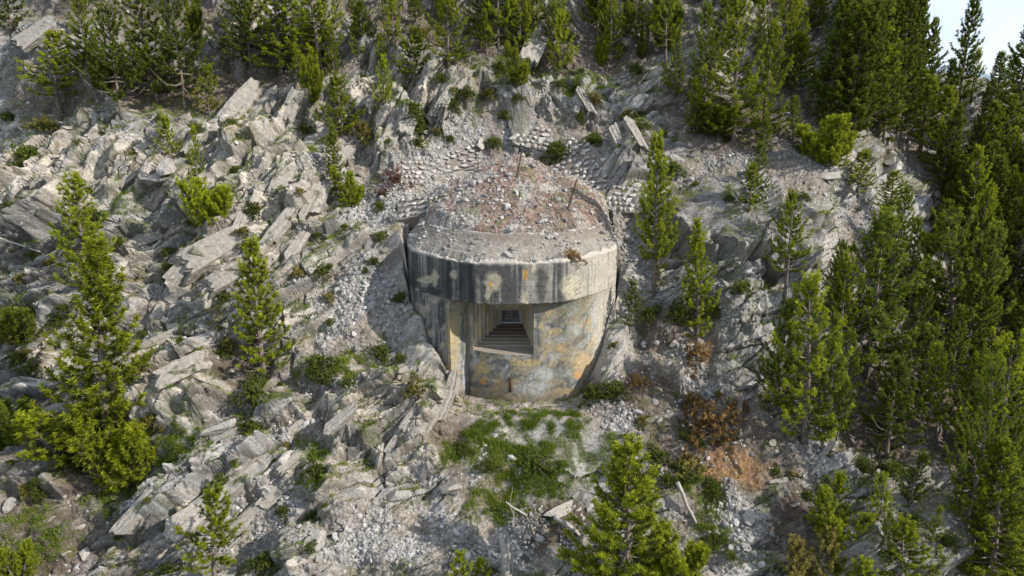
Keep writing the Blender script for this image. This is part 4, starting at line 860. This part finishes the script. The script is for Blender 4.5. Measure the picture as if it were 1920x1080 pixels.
# ------------------------------------------------------------------ dry-stone walls behind the roof
wk = [rockmesh(800+k, 3, 9, rough=.06, cut=(.4, .7)) for k in range(8)]
def stone_wall(quad, rows, cols, label):
    q = np.array(quad, float); r = np.random.default_rng(rows*31+cols); pos = []; nrm = []; size = []
    pt = lambda u, w: (q[0]*(1-u)+q[1]*u)*(1-w)+(q[3]*(1-u)+q[2]*u)*w
    hpx = np.linalg.norm(pt(.5, 1)-pt(.5, 0))/rows; wpx = np.linalg.norm(pt(1, .5)-pt(0, .5))/cols
    c0 = np.array([at(*pt(u, w))[0] for u in (.2, .5, .8) for w in (.2, .5, .8)]); c = c0.mean(0); _, _, vt = np.linalg.svd(c0-c); n = vt[2]*np.sign(-vt[2][1])
    n = n*.8+np.array([0, -.3, .2]); n /= np.linalg.norm(n); k = at(*pt(.5, .5))[2]/1300
    def hit(px, py):                                          # where the wall's plane lies in that direction
        f_ = np.array([0, cos(PITCH), -sin(PITCH)]); u_ = np.array([0, sin(PITCH), cos(PITCH)]); d = f_+np.array([1., 0, 0])*(px-960)/1300+u_*(540-py)/1300
        return CAMP+d*((c+n*.08-CAMP) @ n)/(d @ n)
    for i in range(rows):
        j = -.5*(i % 2)+r.uniform(-.2, .2)
        while j < cols:
            w_ = r.uniform(.45, 1.6); u = (j+w_/2)/cols; j += w_
            if 0 < u < 1 and r.random() > .12:
                pos.append(hit(*pt(u, (i+.5+r.uniform(-.12, .12))/rows))); size.append((w_*wpx*k*.56, hpx*k*r.uniform(.4, .72), .09))
    pos = np.array(pos); t = thing('stone_wall', label, 'stone wall', pos.mean(0), 'dry-stone walls behind the bunker roof')
    v, f = place_many(wk, pos, np.tile(n, (len(pos), 1)), np.array(size), rows+cols, spin=np.array([1., 0, .0]), sink=.5)
    obj('stones', mesh_np('stones', v-pos.mean(0), f), M_wallstone, t)
    b = np.array([hit(*pt(u, w)) for w in np.linspace(0, 1, 12) for u in np.linspace(0, 1, 16)]); b = b-n*(.03+.02*np.random.default_rng(3).random((len(b), 1)))
    bk = np.concatenate([b, b-n*.6]); gfc = grid_faces(12, 16); i_ = np.arange(192).reshape(12, 16); rim = np.r_[i_[0, :-1], i_[:-1, -1], i_[-1, :0:-1], i_[:0:-1, 0]]
    sd = np.stack([rim, np.roll(rim, -1), np.roll(rim, -1)+192, rim+192], 1)
    obj('earth_core', mesh_np('earth_core', bk-pos.mean(0), np.concatenate([gfc, gfc[:, ::-1]+192, sd])), M_mortar, t)
stone_wall([(1010, 305), (1150, 388), (1196, 352), (1085, 250)], 9, 13, 'steepest and largest dry-stone wall, right of the rubble mound')
stone_wall([(1120, 395), (1190, 398), (1196, 352), (1150, 345)], 5, 6, 'low dry-stone wall at the right end above the bunker roof')
stone_wall([(735, 345), (795, 345), (805, 300), (740, 300)], 5, 6, 'dry-stone wall fragment left of the rubble mound')
stone_wall([(745, 412), (835, 392), (845, 360), (745, 372)], 4, 8, 'low dry-stone wall at the left edge of the bunker roof')
stone_wall([(800, 338), (900, 305), (895, 268), (800, 298)], 5, 9, 'crumbling dry-stone wall at the upper left of the mound')
stone_wall([(960, 270), (1030, 285), (1035, 240), (960, 232)], 5, 6, 'dry-stone wall patch directly behind the top of the mound')
# ------------------------------------------------------------------ iron rods on the mound
def rod(x0, y0, x1, y1, label, rad=.03, tilt=.0):
    p, n, d = at(x0, y0); k = d/1300; q = p+np.array([(x1-x0)*k, tilt, (y0-y1)*k*1.03])
    m = (p*.45+q*.55)+np.array([.015, .01, 0]); v, f = tube([p-(q-p)*.15-p, p*0, m-p, q-p], rad, 7)
    tag(obj('iron_rod', mesh_np('iron_rod', v, f, smooth=True), M_rust, None, p), label, 'iron rod', 'rusty iron rods on the roof mound')
rod(968, 332, 978, 284, 'taller rusty iron rod standing near the top of the rubble mound', .032)
rod(1064, 392, 1081, 336, 'rusty iron rod leaning right on the right flank of the mound', .032)
rod(888, 386, 923, 371, 'thin rusty bar lying across the left flank of the mound', .02, .2)
rod(872, 318, 905, 313, 'short dark bar lying at the upper left of the mound', .02, .1)
rod(1088, 355, 1112, 366, 'rusty bar lying above the leaning rod', .02, .15)
rod(1000, 390, 1009, 380, 'short iron stub in the middle of the mound', .016)
rod(1032, 382, 1033, 368, 'thin upright iron stub beside the leaning rod', .016)
rod(973, 372, 974, 355, 'faint thin stub below the taller rod', .014)
# ------------------------------------------------------------------ dead wood
def dead(name, label, cat, px, py, pts, rad, twigs=0, seed=0, tl=.5, mat=None):
    p, n, d = at(px, py); k = d/1300; r = np.random.default_rng(seed); pts = np.array([(a*k, b*.5*k-.0, c*k) for a, b, c in pts])
    pp = np.linspace(0, 1, len(pts)); s_ = np.linspace(0, 1, 12); sp = np.stack([np.interp(s_, pp, pts[:, i]) for i in range(3)], 1)+r.normal(0, .012, (12, 3))
    t = thing(name, label, cat, p+np.array([0, -.02, .03]))
    v, f = tube(sp, rad*k*(1-.6*s_)+.004, 7); obj('trunk', mesh_np('trunk', v, f, smooth=True), mat or M_dead, t)
    if twigs:
        tw = []
        for q in range(twigs):
            b = sp[r.integers(2, 11)]; dr = r.normal(size=3)*[1, .7, .8]+[0, -.35, -.25]; dr /= np.linalg.norm(dr); l = tl*r.uniform(.4, 1.1)*k*60; u = np.linspace(0, 1, 5)
            br = b+dr*l*u[:, None]+np.array([0, 0, -.25*l])*(u**2)[:, None]+r.normal(0, .015, (5, 3))*u[:, None]; tw.append(tube(br, .011*(1-u*.75), 4, False))
            for _ in range(2):
                b2_ = br[r.integers(1, 4)]; d2_ = dr+r.normal(0, .7, 3); tw.append(tube(b2_+d2_*l*.4*np.linspace(0, 1, 3)[:, None], [.007, .005, .002], 3, False))
        v, f = join(tw); obj('branches', mesh_np('branches', v, f, smooth=True), mat or M_dead, t)
dead('dead_tree', 'bare grey fallen pine with many curved twigs at the bottom left', 'dead tree', 150, 925, [(0, 0, 0), (-20, -40, -45), (-32, -70, -120)], 5, 34, 1, 1.2)
dead('dead_tree', 'weathered grey dead trunk leaning upright at the bottom centre', 'dead tree', 953, 1085, [(0, 0, -20), (-6, -8, 50), (-13, -10, 100)], 10)
dead('dead_sapling', 'thin pale dead stem right of the leaning grey trunk', 'dead sapling', 962, 1075, [(0, 0, -10), (0, -5, 40), (-4, -8, 72)], 3)
dead('dead_branch', 'thin bare branch fanned over the bright grass bank', 'dead branch', 975, 955, [(0, 0, 0), (15, -20, -10), (-28, -30, 25)], 3, 12, 4, .7)
dead('dead_branch', 'dark uprooted branch at the right of the grass bank', 'dead branch', 1070, 985, [(-30, 0, 18), (0, -20, 5), (25, -30, -20)], 5, 14, 5, .7)
dead('log', 'grey pole lying on the slope right of the brilliant foreground pine', 'log', 1295, 960, [(-28, 0, 62), (0, -10, 2), (22, -20, -45)], 4)
dead('stump', 'snapped tree stump standing by the dried shrubs', 'stump', 1381, 785, [(0, 0, -4), (1, 0, 22), (2, 0, 44)], 8, mat=M_bark)
dead('dead_roots', 'tangle of bare grey roots under the spreading layered pine', 'roots', 1745, 680, [(-30, 0, -30), (0, -20, 5), (25, -20, 15)], 6, 26, 8, 1.1)
dead('dead_branch', 'pale bare branch crossing the rocks at the left edge', 'dead branch', 40, 455, [(-50, 0, 14), (-10, -10, 2), (40, -20, -14)], 2.5)
dead('dead_branch', 'twiggy brushwood below the small bottom pines', 'dead branch', 905, 1000, [(-40, 0, 10), (-10, -10, 4), (25, -20, -25)], 3, 16, 11, .7)
# ------------------------------------------------------------------ far off
vx, vy = np.meshgrid(np.linspace(-3000, 3000, 61), np.linspace(-3000, 6000, 91)); vz = -75+25*fbm(vx/600, vy/600, 3, 401)
vl = obj('valley_floor', mesh_np('valley_floor', np.stack([vx, vy, vz], -1).reshape(-1, 3), grid_faces(*vx.shape), smooth=True), plain_mat('far_forest', (.035, .05, .02), (.10, .11, .07), .004)); vl['kind'] = 'structure'
mx_, my_ = np.meshgrid(np.linspace(500, 6500, 121), np.linspace(5000, 8000, 41)); mz = -100+np.clip(430*(1-np.abs(my_-6500)/1500), 0, 999)*(.6+.5*fbm(mx_/1400, my_/1400, 5, 411))
mo = obj('mountains', mesh_np('mountains', np.stack([mx_, my_, mz], -1).reshape(-1, 3), grid_faces(*mx_.shape), smooth=True), plain_mat('far_hazy_rock', (.16, .2, .26), (.3, .34, .4), .003)); mo['kind'] = 'structure'  # blue-grey tone puts the haze of distance into the rock colour

print('done', round(time.time()-T0, 1))
